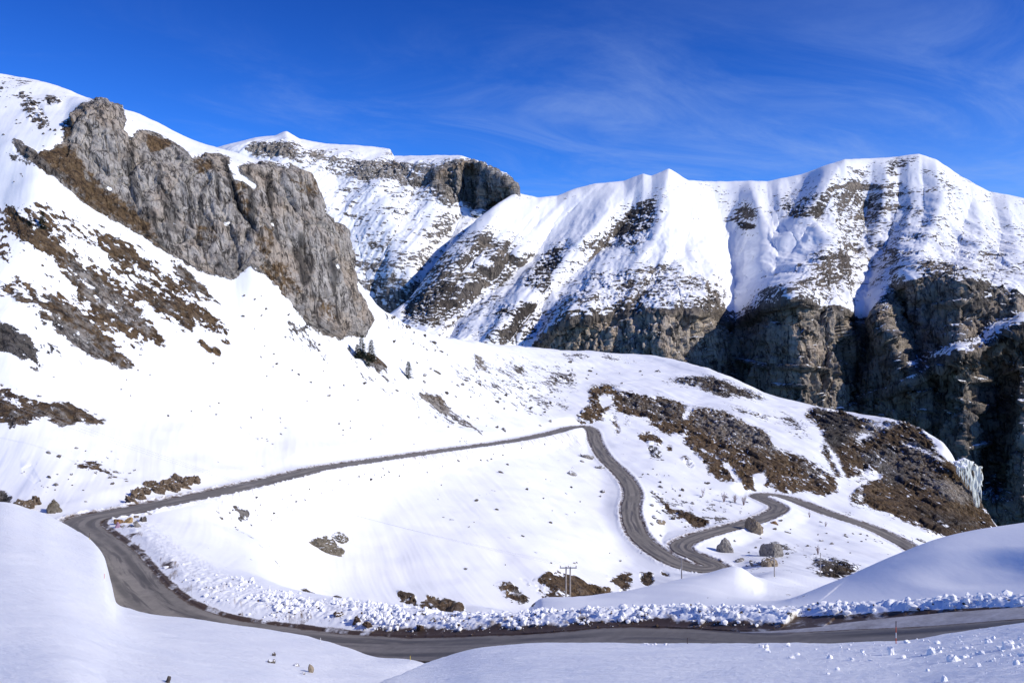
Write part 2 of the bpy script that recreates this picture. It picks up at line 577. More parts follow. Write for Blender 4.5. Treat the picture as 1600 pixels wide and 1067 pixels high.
def shoulder_mat():
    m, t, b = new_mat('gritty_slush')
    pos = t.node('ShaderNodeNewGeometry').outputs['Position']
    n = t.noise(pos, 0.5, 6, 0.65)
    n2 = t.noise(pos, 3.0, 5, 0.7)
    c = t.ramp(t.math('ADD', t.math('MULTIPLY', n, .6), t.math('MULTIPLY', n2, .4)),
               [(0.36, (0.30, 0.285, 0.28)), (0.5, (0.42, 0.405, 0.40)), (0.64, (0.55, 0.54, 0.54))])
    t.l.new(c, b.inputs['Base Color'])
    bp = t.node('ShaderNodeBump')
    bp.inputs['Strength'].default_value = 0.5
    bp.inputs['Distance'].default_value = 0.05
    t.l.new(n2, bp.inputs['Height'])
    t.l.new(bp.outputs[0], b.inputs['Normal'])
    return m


def stone_mat(name, cols, cap=0.35, S=0.35, brown=0.0):
    """loose rock with snow lying on its flat top"""
    m, t, b = new_mat(name)
    g = t.node('ShaderNodeNewGeometry')
    pos = g.outputs['Position']
    nz = t.node('ShaderNodeSeparateXYZ')
    t.l.new(g.outputs['Normal'], nz.inputs[0])
    n = t.noise(pos, 1 / (2 * S), 8, 0.65)
    c = t.ramp(n, cols)
    n3 = t.noise(pos, 1 / (3 * S), 5, 0.6)
    if brown:
        c = t.mix(t.math('MULTIPLY', t.step(n3, 0.42, 0.58), brown), c, (0.055, 0.04, 0.018))
    n2 = t.noise(t.mapping(pos, scale=(1, 1, 0.3)), 1 / S, 5, 0.6)
    c = t.mix(t.math('MULTIPLY', t.step(n2, 0.44, 0.34), 0.8), c, (0.03, 0.026, 0.024))
    s = t.step(t.math('ADD', nz.outputs[2], t.math('MULTIPLY', t.math('SUBTRACT', n3, 0.5), 1.1)), 1.0 - cap * 0.5, 1.06 - cap * 0.5)
    c = t.mix(s, c, (0.88, 0.9, 0.92))
    t.l.new(c, b.inputs['Base Color'])
    bp = t.node('ShaderNodeBump')
    bp.inputs['Strength'].default_value = 0.8
    bp.inputs['Distance'].default_value = S * 0.35
    t.l.new(n, bp.inputs['Height'])
    t.l.new(bp.outputs[0], b.inputs['Normal'])
    return m


def plain_mat(name, col, rough=0.7, var=0.25, scale=3.0, metal=0.0):
    m, t, b = new_mat(name)
    pos = t.node('ShaderNodeNewGeometry').outputs['Position']
    n = t.noise(pos, scale, 5, 0.6)
    lo = tuple(x * (1 - var) for x in col); hi = tuple(min(1, x * (1 + var)) for x in col)
    t.l.new(t.ramp(n, [(0.35, lo), (0.65, hi)]), b.inputs['Base Color'])
    b.inputs['Roughness'].default_value = rough
    b.inputs['Metallic'].default_value = metal
    return m


# ------------------------------------------------------------------ the hillside (left mountain, bowl, knolls)
def hv(h, Y):
    return HY + h / Y * F


HILL = {
 -300: [(80,924),(95,860),(105,826),(112,810),(118,795),(125,780),(130,768),(138,740),(148,700),(160,655),(190,540),(235,380),(250,340),(310,60),(380,100)],
 0:   [(75,969),(90,891),(100,852),(107,832),(113,818),(118,805),(123,795),(130,770),(142,700),(158,620),(185,470),(225,300),(240,235),(310,118),(380,150)],
 60:  [(73,980),(87,905),(96,867),(103,846),(110,830),(115,816),(120,806),(127,783),(141,716),(161,630),(192,475),(231,268),(243,222),(310,127),(380,160)],
 100: [(72,988),(85,914),(93,878),(100,855),(107,840),(112,825),(117,815),(125,795),(140,730),(165,640),(200,480),(235,293),(246,208),(310,138),(380,170)],
 135: [(71,995),(84.5,920),(94,878),(102,852),(109,836),(113.5,822),(118,811),(125,795),(144,726),(172,632),(207,480),(238,317),(262,166),(305,153),(380,185)],
 165: [(71,998),(84,923),(94.5,878),(103,850),(110,835),(114,820),(118.5,809),(125,795),(147,723),(178,626),(213,480),(241,335),(266,158),(300,159),(380,195)],
 200: [(70,1002),(84,925),(95,878),(104,850),(110,835),(115,820),(119,808),(125,795),(150,720),(185,620),(220,480),(245,357),(264,208),(310,172),(380,210)],
 300: [(66,1040),(77.5,950),(83,935),(92,895),(104,862),(115,835),(125,812),(140,779),(165,720),(195,640),(230,510),(252,411),(272,246),(315,217),(385,250)],
 362: [(64,1060),(75,968),(81,942),(88,904),(104,882),(117,856),(132,826),(152,768),(180,708),(207,640),(236,530),(256,431),(278,252),(315,236),(388,272)],
 400: [(62,1070),(74.5,975),(80,945),(86,908),(104,895),(118,872),(135,835),(161,764),(190,705),(215,640),(240,540),(258,414),(282,257),(315,250),(390,285)],
 450: [(61,1073),(73,979),(78,952),(86,923),(108,925),(122,915),(137,885),(163,810),(190,722),(218,660),(248,570),(270,482),(292,262),(314,258),(385,310)],
 500: [(60,1075),(72,982),(77,955),(86,932),(112,950),(125,945),(140,925),(165,850),(190,738),(220,680),(255,590),(280,524),(300,318),(310,309),(380,370)],
 550: [(57,1096),(70.5,983),(75,959),(84,940),(111,958),(125,957),(140,930),(170,840),(206,728),(238,670),(272,590),(298,526),(316,432),(326,427),(400,480)],
 575: [(56,1105),(70,984),(74,960),(83,943),(110,962),(125,964),(140,932),(172,835),(214,723),(247,665),(281,590),(308,527),(324,478),(334,458),(405,500)],
 600: [(55,1115),(68.5,985),(73,962),(82,946),(110,965),(125,970),(140,935),(175,830),(222,719),(255,660),(290,590),(320,530),(340,500),(350,484),(425,530)],
 650: [(53.5,1118),(67.2,985),(71.5,963),(81,953),(107,971),(123,972),(139,937),(180,825),(241,711),(286,650),(328,592),(368,552),(395,528),(412,513),(490,555)],
 700: [(52,1120),(66,985),(70,965),(80,958),(105,975),(122,975),(138,938),(185,820),(262,703),(320,640),(370,590),(420,555),(450,535),(480,528),(560,570)],
 800: [(48,1133),(63,985),(66,968),(76,962),(95,985),(115,975),(138,950),(195,820),(312,690),(380,642),(440,600),(500,572),(550,552),(600,540),(680,575)],
 850: [(46,1140),(62,982),(65,962),(74,958),(86,950),(100,938),(125,985),(190,840),(340,683),(410,640),(480,605),(540,577),(590,557),(640,545),(720,580)],
 920: [(45,1140),(60,978),(63,962),(72,956),(86,945),(104,932),(135,985),(190,880),(330,722),(395,667),(470,620),(560,585),(620,562),(680,549),(760,585)],
 1000:[(42,1153),(58,975),(61,958),(70,952),(86,938),(106,918),(140,970),(205,880),(300,745),(400,670),(480,620),(560,590),(640,568),(690,554),(770,590)],
 1100:[(40,1156),(56,970),(59,955),(70,948),(88,925),(110,893),(150,930),(203,882),(290,770),(390,690),(460,640),(520,610),(580,588),(620,573),(700,620)],
 1145:[(39,1158),(55,969),(57.5,955),(66,948),(87,930),(114,884),(153,920),(204,880),(283,785),(370,705),(440,650),(500,622),(550,603),(590,590),(670,640)],
 1200:[(38,1161),(53.5,968),(56,955),(63,944),(85,935),(120,912),(160,893),(205,872),(275,805),(350,730),(420,670),(480,642),(520,625),(560,614),(640,670)],
 1300:[(36,1167),(51,963),(54,950),(63,910),(85,935),(125,925),(165,910),(210,870),(290,803),(340,755),(400,700),(450,670),(490,650),(520,640),(600,700)],
 1400:[(34,1173),(49,955),(52,938),(62,867),(85,930),(125,940),(170,915),(215,885),(270,842),(320,800),(370,755),(420,710),(455,675),(480,656),(560,720)],
 1470:[(33,1175),(47,948),(50,930),(62,840),(85,930),(130,940),(175,920),(220,895),(265,868),(300,835),(345,790),(395,740),(430,704),(455,688),(540,760)],
 1530:[(32,1175),(45.5,942),(48.5,925),(62,826),(85,920),(130,940),(175,925),(220,905),(265,885),(300,862),(330,840),(355,820),(375,805),(390,788),(470,870)],
 1600:[(31,1175),(44,932),(47,915),(61,815),(85,915),(130,940),(175,930),(220,915),(265,900),(300,885),(330,870),(350,860),(365,852),(375,848),(460,930)],
 1900:[(25,1180),(37,905),(40,885),(60,760),(85,915),(130,950),(175,940),(220,930),(265,915),(300,900),(330,885),(350,875),(365,868),(375,862),(460,950)],
}
# the road: (column, distance, drop below the eye)
ROAD = [(1900,32.5,11.9),(1750,36,13.5),(1600,39.4,15.1),(1400,44,17.7),(1200,48.8,19.9),(1000,55,21.9),(850,58.3,23.5),(690,62.8,25.8),(620,65,26.7),
        (540,67.5,27.6),(450,70.5,28.2),(370,72.5,28.4),(310,74.5,28.4),(262,77.5,28.2),(225,82,28.1),(196,89,28.2),(170,98,28.4),(140,107,28.8),
        (124,113.5,29.1),(140,118.5,29.3),(200,124,29.2)] + [(u, Y, (v - HY) / F * Y) for (u, v, Y) in
        [(300,778,140),(400,756,160),(460,741,174),(500,732,187),(560,723,205),(630,713,232),(700,703,262),(800,689,312),(860,677,355),(892,668,386),(912,666,396),
         (925,673,388),(930,690,370),(945,715,335),(975,745,300),(988,770,275),(985,800,248),(1000,840,225),(1045,873,206),(1088,888,198.5),(1118,887,200),
         (1098,873,206),(1066,859,214),(1068,847,222),(1110,832,236),(1175,815,256),(1212,800,276),(1216,791,285),(1196,781,297),(1184,774.5,306),(1205,772,312),
         (1240,782,308),(1300,803,290),(1370,828,277),(1425,857,262),(1470,890,245)]]


def road_samples(step=1.0):
    P = np.array([((u - CX) / F * Y, Y, -h) for (u, Y, h) in ROAD])
    d = np.concatenate([[0], np.cumsum(np.sqrt(np.linalg.norm(np.diff(P, axis=0), axis=1)))])   # centripetal
    q = np.linspace(0, d[-1], 6000)
    m = np.zeros_like(P)
    m[1:-1] = (P[2:] - P[:-2]) / (d[2:] - d[:-2])[:, None]
    m[0] = (P[1] - P[0]) / (d[1] - d[0]); m[-1] = (P[-1] - P[-2]) / (d[-1] - d[-2])
    k = np.clip(np.searchsorted(d, q) - 1, 0, len(d) - 2)
    h = (d[k + 1] - d[k])[:, None]; t = (q - d[k])[:, None] / h
    C = ((1 + 2 * t) * (1 - t) ** 2) * P[k] + t * (1 - t) ** 2 * h * m[k] + t * t * (3 - 2 * t) * P[k + 1] + t * t * (t - 1) * h * m[k + 1]
    L = np.concatenate([[0], np.cumsum(np.linalg.norm(np.diff(C, axis=0), axis=1))])
    n = int(L[-1] / step)
    s = np.linspace(0, L[-1], n)
    R = np.stack([np.interp(s, L, C[:, i]) for i in range(3)], 1)
    for _ in range(3):
        zp = np.pad(R[:, 2], 5, mode='edge')
        R[:, 2] = np.convolve(zp, np.ones(11) / 11, 'valid')
    T = np.gradient(R[:, :2], axis=0)
    T /= np.linalg.norm(T, axis=1)[:, None]
    return R, T


RD, RT = road_samples()
HAIR = int(np.argmin(np.hypot(RD[:, 0] - (124 - CX) / F * 113.5, RD[:, 1] - 113.5)))   # left hairpin
SHO = [i for i in range(len(RD)) if i < HAIR and CX + F * RD[i, 0] / RD[i, 1] > 1160][-1]  # shoulder ends here
MUD = [i for i in range(len(RD)) if i < HAIR and CX + F * RD[i, 0] / RD[i, 1] > 520][-1]   # muddy verge ends here

hill = Land(HILL, even=75, soft=((5.9, 10.2),))
pt = Paint()
GB = dict(brown=0.9)
# grey limestone cliff with its earthy foot
pt.rock([(20,222),(60,235),(98,222),(104,200),(112,185),(124,165),(150,157),(180,158),(192,168),(196,188),(188,205),(205,220),(222,207),(245,213),(275,230),(300,245),(345,240),(360,250),(357,268),(378,262),(385,255),(425,255),(462,260),(490,283),(512,338),(535,372),(548,422),(562,468),(580,500),(570,528),(545,520),(530,534),(495,524),(470,497),(440,452),(412,424),(388,412),(362,434),(335,430),(300,414),(262,398),(225,370),(195,352),(160,332),(130,312),(100,287),(60,257),(25,232)], 1.25, 2, brown=.2)
pt.tone([(20,222),(60,232),(85,225),(112,228),(140,262),(168,298),(205,328),(235,362),(262,398),(225,370),(160,332),(100,287),(60,257)], 6, brown=0.75, dark=0.25)
pt.tone([(228,215),(262,222),(268,234),(235,235)], 3, brown=0.95)
pt.tone([(298,247),(330,250),(335,268),(310,278)], 4, brown=0.6)
pt.tone([(395,480),(440,440),(465,500),(430,470)], 5, brown=0.55)
pt.tone([(400,405),(450,410),(470,470),(440,455)], 6, brown=0.6)
pt.tone([(340,400),(395,395),(385,415),(362,434),(335,430)], 5, dark=0.4, brown=.3)
pt.tone([(456,362),(470,370),(476,400),(480,448),(466,446),(460,410)], 2, dark=0.95)  # cave, then clefts: recess darkness painted into the rock tone
pt.tone([(188,230),(206,250),(215,300),(240,350),(262,395),(248,385),(222,335),(200,290)], 2, dark=0.8)
pt.tone([(254,308),(268,312),(280,330),(276,372),(258,366)], 2, dark=0.7)
for cl in ([(348,252),(356,252),(372,300),(380,330),(372,328),(360,296)], [(416,272),(426,270),(430,310),(426,345),(434,380),(424,378),(418,340)], [(205,222),(211,224),(210,262),(204,260)],
           [(222,240),(227,240),(224,262),(219,258)], [(290,285),(296,284),(302,330),(296,332)], [(385,262),(392,262),(400,330),(396,372),(388,340)], [(500,400),(506,398),(520,470),(530,520),(522,520),(510,470)],
           [(245,262),(250,262),(252,290),(246,288)], [(310,305),(316,304),(318,350),(311,352)], [(330,260),(336,260),(346,300),(340,302)]):
    pt.tone(cl, 1.2, dark=.9)  # narrow clefts, their inner shade painted as dark tone
for cl in ([(355,268),(385,285),(400,330),(380,340),(362,300)], [(395,345),(420,350),(425,400),(400,392)], [(300,345),(345,360),(340,385),(310,380)], [(440,285),(490,290),(500,310),(460,310)], [(480,470),(520,480),(530,510),(500,505)]):
    pt.tone(cl, 4, brown=.5)
for hole in ([(358,265),(372,262),(388,280),(402,288),(400,298),(380,285),(366,282)], [(505,410),(528,414),(534,424),(515,424)], [(160,285),(178,292),(172,299)],
             [(197,198),(212,203),(207,216)], [(345,345),(362,343),(358,352)], [(418,350),(430,345),(428,358)], [(128,262),(142,275),(138,280)], [(380,252),(388,250),(384,262)]):
    pt.rock(hole, 0.0, 1.5)
# slanting outcrops on the left slope
pt.rock([(0,318),(60,318),(150,355),(262,415),(330,500),(300,520),(200,480),(150,470),(60,430),(0,400)], 0.36, 10, brown=0.7, dark=.2)
pt.rock([(60,318),(120,335),(200,385),(260,410),(300,450),(345,505),(310,500),(230,425),(150,385),(100,372),(70,345)], 0.52, 6, brown=0.8, dark=.2)
pt.rock([(0,440),(60,432),(160,470),(225,500),(215,560),(120,520),(30,470),(0,465)], 0.48, 7, brown=0.7)
pt.rock([(8,332),(25,328),(40,345),(60,360),(80,372),(110,390),(140,413),(165,433),(190,458),(215,478),(235,500),(250,520),(263,543),(247,540),(215,532),(185,514),(155,490),(125,465),(100,435),(85,400),(60,388),(40,372),(20,352)], .84, 2.5, brown=0.7, dark=.2)
pt.tone([(110,395),(190,462),(245,525),(190,510),(130,462),(100,420)], 6, brown=0.38)
pt.rock([(20,457),(60,455),(90,470),(120,485),(145,508),(165,528),(185,545),(205,560),(216,576),(190,573),(165,560),(140,553),(110,536),(80,516),(50,491),(25,475)], 0.74, 3, brown=0.55, dark=.25)
pt.tone([(70,500),(130,520),(160,553),(110,536)], 5, brown=0.2)
pt.rock([(150,372),(185,385),(215,395),(240,420),(270,445),(290,475),(307,512),(300,521),(275,511),(255,490),(235,470),(215,440),(190,415),(160,395)], 0.72, 3, brown=0.65, dark=.25)
pt.rock([(265,408),(290,420),(315,445),(347,480),(320,476),(295,456),(275,430)], .8, 2, brown=0.5, dark=.2)
pt.rock([(298,478),(320,485),(345,505),(367,532),(362,543),(345,541),(320,520),(305,500)], .78, 2.5, brown=0.8, dark=.2)
pt.rock([(300,525),(320,535),(345,550),(350,563),(325,552)], 0.95, 2, brown=0.7)
pt.rock([(0,500),(20,508),(45,525),(60,555),(72,573),(55,571),(30,555),(0,542)], 0.95, 3, brown=.2, dark=.85)
pt.rock([(40,500),(75,530),(100,560),(70,560)], 0.35, 5, dark=.6)
pt.rock([(0,585),(20,595),(45,615),(75,622),(60,640),(20,630),(0,630)], 0.5, 4, brown=.7, dark=.3)
pt.rock([(0,612),(40,618),(75,632),(100,625),(130,640),(166,658),(160,667),(125,657),(95,670),(70,652),(45,665),(15,668),(0,660)], 0.82, 3, brown=.6, dark=.3)
pt.rock([(30,140),(70,165),(78,205),(40,190)], 0.6, 4, brown=.5, dark=.4)
pt.rock([(70,152),(100,157),(92,167),(75,165)], 1, 2, brown=.4, dark=.3)
pt.rock([(0,118),(60,128),(70,140),(0,150)], 0.18, 6, dark=.4)
pt.rock([(95,190),(115,185),(110,215),(95,205)], 0.7, 3, brown=.6, dark=.4)
pt.rock([(0,225),(25,232),(40,250),(15,248)], .5, 3, dark=.6)
pt.rock([(15,215),(40,225),(110,285),(120,295),(70,262)], .8, 3, brown=.3, dark=.6)
pt.rock([(25,708),(50,715),(65,745),(80,775),(60,770),(30,740)], 0.46, 4, brown=.85)
pt.rock([(0,768),(20,775),(10,790),(0,790)], 1, 2, brown=.3, dark=.6)
pt.rock([(118,718),(160,722),(205,748),(190,752),(150,735),(125,728)], 0.42, 3, brown=.7)
pt.rock([(548,558),(560,545),(585,555),(600,568),(612,584),(592,582),(560,577)], 1, 2.5, brown=.8, dark=.2)
pt.rock([(420,500),(470,498),(560,560),(640,600),(700,640),(760,690),(740,700),(660,650),(560,590),(460,530)], .20, 6, dark=.3)
pt.rock([(652,614),(690,620),(707,650),(690,646),(670,632)], 1, 2, brown=.35)
pt.rock([(705,645),(740,655),(760,675),(730,668)], .5, 3, brown=.4)
pt.rock([(585,470),(650,520),(700,545),(660,540),(600,500)], .30, 5, dark=.4)
pt.rock([(700,560),(800,560),(900,580),(890,640),(800,640),(730,610)], .27, 10, brown=.3, dark=.3)
pt.rock([(740,555),(752,558),(760,580),(748,575)], .9, 2, brown=.3)
pt.rock([(860,585),(895,583),(898,600),(855,605)], .62, 3, brown=.4, dark=.5)
pt.rock([(800,575),(820,572),(815,588)], .8, 2, brown=.3, dark=.5)
pt.rock([(826,615),(862,630),(858,650),(830,630)], .45, 3, dark=.4)
pt.rock([(880,553),(925,556),(920,563),(885,560)], .6, 2, brown=.3, dark=.4)
pt.rock([(930,552),(990,560),(1000,568),(950,562)], .4, 2, dark=.4)
# knolls beyond the road
pt.rock([(921,606),(952,602),(974,612),(997,617),(1033,622),(1064,629),(1074,640),(1109,640),(1137,646),(1160,658),(1194,674),(1210,698),(1270,725),(1300,743),(1313,760),(1306,770),(1282,777),(1264,767),(1222,767),(1201,758),(1188,765),(1165,765),(1157,758),(1112,742),(1098,730),(1081,703),(1067,684),(1033,676),(1019,664),(1016,655),(983,649),(957,639),(946,644),(943,655),(935,659),(907,661),(904,652),(921,632)], 1.0, 2.5, brown=.95)
pt.tone([(990,615),(1064,627),(1074,655),(1060,668),(1030,660),(985,645),(960,625)], 6, brown=.5, dark=.3)
pt.tone([(1074,640),(1137,645),(1194,674),(1235,702),(1215,716),(1170,708),(1120,690),(1078,670)], 6, brown=.42)
pt.tone([(1215,700),(1285,735),(1300,765),(1262,745)], 6, brown=.4, dark=.3)
pt.tone([(1120,695),(1170,712),(1220,720),(1180,722)], 5, dark=.6)
for hole in ([(934,620),(955,618),(958,632),(942,640)], [(1128,722),(1140,726),(1165,762),(1158,764)], [(1176,740),(1196,736),(1198,752),(1188,762),(1178,756)], [(1072,640),(1080,640),(1072,660),(1066,660)], [(1080,715),(1090,712),(1110,738),(1090,735)]):
    pt.rock(hole, 0.0, 1.5)
pt.rock([(954,645),(963,648),(971,677),(965,678)], .9, 2, brown=.9)
pt.rock([(975,648),(984,650),(986,664),(978,662)], .8, 2, brown=.9)
pt.rock([(930,668),(940,672),(948,692),(940,690)], .55, 2, brown=.8)
pt.rock([(994,681),(1014,675),(1036,687),(1034,697),(1016,696)], 1, 2, brown=1)
pt.rock([(1042,689),(1053,704),(1045,704)], 1, 1.5, brown=1)
pt.rock([(1009,698),(1024,699),(1038,717),(1020,714)], .9, 2, dark=.8)
pt.rock([(1056,711),(1078,716),(1090,734),(1078,732)], .8, 2, brown=.8)
pt.rock([(1030,596),(1047,594),(1075,590),(1109,588),(1137,597),(1165,609),(1199,620),(1194,627),(1165,620),(1132,621),(1109,613),(1081,602)], .95, 2.5, brown=.5, dark=.5)
pt.rock([(1129,633),(1165,638),(1205,652),(1196,656),(1150,643)], .85, 2.5, brown=.4, dark=.3)
pt.rock([(1204,641),(1230,648),(1262,664),(1270,690),(1250,682),(1222,660)], .55, 4, brown=.6, dark=.6)
pt.rock([(1255,648),(1270,638),(1312,643),(1342,653),(1372,656),(1408,659),(1437,665),(1458,688),(1467,709),(1491,727),(1512,745),(1527,772),(1536,790),(1560,830),(1480,842),(1450,837),(1420,818),(1390,806),(1360,794),(1330,788),(1326,778),(1336,766),(1376,748),(1372,741),(1330,731),(1294,716),(1280,704),(1292,688),(1277,664)], 1.05, 2.5, brown=.85, dark=.25)
pt.rock([(1294,723),(1318,727),(1360,742),(1327,758),(1312,746)], 1, 2, brown=.95, dark=.15)
pt.tone([(1270,638),(1342,655),(1335,672),(1325,690),(1300,712),(1280,704),(1292,688)], 4, dark=.9, brown=.4)  # shade on the knoll's upper-left flank, painted into the cover tone
pt.tone([(1370,690),(1430,700),(1470,735),(1420,740),(1370,720)], 8, brown=.45, dark=.3)
pt.tone([(1330,700),(1380,710),(1440,745),(1400,760),(1360,735)], 8, brown=.3, dark=.65)
pt.tone([(1430,735),(1500,755),(1528,790),(1470,780)], 7, brown=.15, dark=.2)
pt.tone([(1410,785),(1480,800),(1550,825),(1470,838)], 8, brown=.6, dark=.7)
pt.tone([(1335,765),(1375,755),(1420,780),(1400,800),(1350,790)], 6, brown=1, dark=.1)
for hole in ([(1348,672),(1374,679),(1362,686),(1333,691)], [(1346,662),(1374,658),(1405,670),(1380,672)], [(1408,686),(1450,703),(1482,725),(1474,726),(1444,710),(1412,695)],
             [(1432,751),(1462,765),(1450,763)], [(1323,678),(1340,676),(1335,682)], [(1340,772),(1352,775),(1348,785),(1334,780)]):
    pt.rock(hole, 0.28, 2.5)
pt.line([(1290,690),(1310,725),(1322,752),(1345,745),(1376,746)], 9, 0.0)
pt.line([(1322,640),(1372,655),(1410,661)], 5, 0.0)
pt.rock([(1011,765),(1025,769),(1032,783),(1053,791),(1081,802),(1109,815),(1113,825),(1095,829),(1070,815),(1042,801),(1025,784)], .95, 2.5, brown=.9, dark=.2)
pt.tone([(1011,765),(1025,769),(1032,783),(1025,784)], 3, brown=.1)
pt.rock([(960,730),(980,750),(985,768),(972,760)], .55, 3, brown=.3, dark=.3)
pt.rock([(970,770),(980,772),(974,800),(966,790)], .5, 3, brown=.3, dark=.4)
pt.rock([(1110,808),(1130,800),(1140,812),(1125,820)], .7, 2.5, brown=.5, dark=.4)
pt.rock([(1040,760),(1110,770),(1180,800),(1130,810),(1060,790)], .28, 7, dark=.3)
pt.rock([(1258,866),(1285,866),(1316,877),(1348,885),(1320,902),(1291,902),(1282,890)], .95, 2.5, brown=.6, dark=.75)
pt.rock([(1256,877),(1270,883),(1290,900),(1276,894)], .95, 2, brown=.5, dark=.7)
pt.rock([(1202,845),(1232,852),(1228,857),(1206,850)], .95, 1.5, dark=.7)
pt.line([(1235,857),(1250,865),(1258,870)], 4, .9)
pt.rock([(1270,800),(1400,830),(1440,845),(1430,855),(1340,830)], .30, 6, brown=.4, dark=.4)
pt.line([(1290,797),(1330,806)], 4, .8)
pt.rock([(1150,870),(1260,850),(1300,870),(1200,900)], .22, 9, dark=.2)
# scrub at the foot of the bowl
pt.rock([(829,901),(843,903),(856,892),(871,893),(888,897),(902,900),(933,917),(958,922),(956,930),(896,942),(857,945),(843,925)], 1, 2, brown=.9, dark=.15)
pt.rock([(805,896),(822,900),(843,925),(832,922)], .75, 2, brown=.6)
pt.rock([(938,896),(958,903),(975,891),(990,895),(986,925),(975,932),(964,918),(952,907)], 1, 2, brown=.9, dark=.15)
pt.rock([(1000,894),(1020,894),(1022,904),(1014,917),(1003,909)], 1, 1.5, brown=.8, dark=.3)
pt.rock([(1031,889),(1047,894),(1046,905),(1037,899)], 1, 1.5, brown=.8, dark=.3)
pt.rock([(771,911),(795,908),(809,917),(827,937),(816,947),(801,937),(784,924)], .95, 2, brown=.6)
pt.rock([(618,922),(649,928),(652,948),(635,943),(625,937)], 1, 1.5, brown=.7, dark=.2)
pt.rock([(665,929),(694,933),(725,947),(727,960),(694,957),(673,942)], 1, 1.5, brown=.7)
pt.rock([(656,939),(668,936),(676,956),(660,952)], 1, 1.5, brown=.7)
pt.rock([(468,916),(500,928),(499,933),(475,925)], 1, 1.2, brown=.7, dark=.3)
pt.rock([(521,929),(552,944),(548,947),(522,938)], 1, 1.2, brown=.7, dark=.3)
pt.rock([(366,806),(392,812),(388,820),(370,815)], .8, 1.5, dark=.5)
pt.rock([(722,885),(745,890),(748,900),(726,892)], .45, 2, dark=.5)
# road-side dirt streaming down the banks
pt.tone([(300,784),(360,772),(430,757),(480,742),(420,800),(410,850),(370,830),(340,800)], 14, dirt=.34)
pt.tone([(470,742),(560,727),(640,716),(740,706),(760,722),(640,740),(540,760)], 7, dirt=.46)
pt.tone([(740,704),(800,692),(880,675),(905,672),(930,700),(880,705),(800,712)], 7, dirt=.46)
pt.tone([(940,670),(950,690),(955,700),(940,700)], 4, dirt=.5)
pt.tone([(990,760),(1000,800),(1005,830),(992,800)], 4, dirt=.5)


def hill_cover():
    u, v = hill.U, hill.v
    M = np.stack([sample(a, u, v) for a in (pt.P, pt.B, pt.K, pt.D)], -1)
    rows = hill.t[:, None]
    edge = (u < 0) | (u > RW)
    # ground hidden behind the near drifts carries its own plain snow
    lim = 5.3 + .8 * smooth(780, 850, u)
    near = smooth(.1, -.1, rows - lim) * (u > 230)
    M[..., 0] *= 1 - near
    M[..., 3] *= 1 - near
    off = smooth(0, 120, np.maximum(-u, u - RW))
    M[..., 0] = M[..., 0] * (1 - off) + 0.15 * off
    return M


hillM = hill_cover()
hill.finish()
hp = hill.p


def hill_relief():
    P = hill.p.astype(np.float64)
    n = hill.normals()
    rock = smooth(0.3, 0.8, hillM[..., 0])
    far = smooth(45, 130, P[..., 1])
    # soft swell of the snow, stretched down the fall line
    q = P * np.array([1 / 26, 1 / 26, 1 / 26])
    cc = P[..., 0] * .94 + P[..., 1] * .34 + 3.5 * perlin(P / 45); al = -P[..., 0] * .34 + P[..., 1] * .94
    dz = fbm(q, 3) * 0.8 * far + fbm(P / 7.0, 2) * 0.12 * far
    dz = dz + far * (fbm(np.stack([cc / 4.5, al / 70, P[..., 2] / 40], -1), 4, .6) * 0.12 + fbm(np.stack([cc / 14, al / 120, P[..., 2] / 80], -1), 2) * .5)
    # buttresses and cracks of the bare rock
    a = P * np.array([1 / 22, 1 / 22, 1 / 110]); b = P * np.array([1 / 6, 1 / 6, 1 / 14]); c = P / 2.2
    big = smooth(0.6, 1.2, hillM[..., 0]) * smooth(0.75, 0.35, n[..., 2])
    cr = np.exp(-(perlin(P * np.array([1 / 15, 1 / 15, 1 / 160]) + 7) / .05) ** 2) + .6 * np.exp(-(perlin(P * np.array([1 / 7, 1 / 7, 1 / 60]) + 9) / .05) ** 2)
    d = (fbm(a, 3, .5, 1) * 3.6 - cr * 1.7) * big + rock * (fbm(b, 3, .55, 1) * 0.9 + fbm(c, 2, .5, 2) * 0.45)
    d *= 1 - .55 * np.clip(hillM[..., 1], 0, 1) * (1 - .6 * (big > .2))
    k = np.nonzero(big > .05)
    Q = P[k] + np.array([0, 0, .35]) * P[k][:, :1]
    v1, g1 = slabs(Q, 15, 42); v2, g2 = slabs(Q, 5.5, 12)
    d[k] = d[k] * .55 + big[k] * ((v1 - .5) * 3.6 + (v2 - .5) * 1.8 - 1.7 * np.exp(-g1 / .035) - .9 * np.exp(-g2 / .05))
    k = np.nonzero((rock > .05) & (big < .4))
    Q = P[k] + np.array([0, 0, .7]) * P[k][:, :1]
    v1, g1 = slabs(Q, 8, 4); v2, g2 = slabs(Q, 2.6, 1.4)
    d[k] = d[k] * .45 + rock[k] * ((v1 - .5) * 1.5 + (v2 - .5) * .6 - .5 * np.exp(-g1 / .08))
    size = np.clip(P[..., 1] / 260, 0.35, 1.6)
    r2 = np.hypot((hill.U - 1535) / 120, (hill.v - 884 + (hill.U - 1535) * .06) / 26)
    dz = dz - 0.5 * smooth(1.15, .35, r2) * (hill.t[:, None] < 3)
    hill.p = (P + n * (d * size)[..., None] + np.array([0, 0, 1.0]) * dz[..., None]).astype(np.float32)


hill_relief()


RUB = []


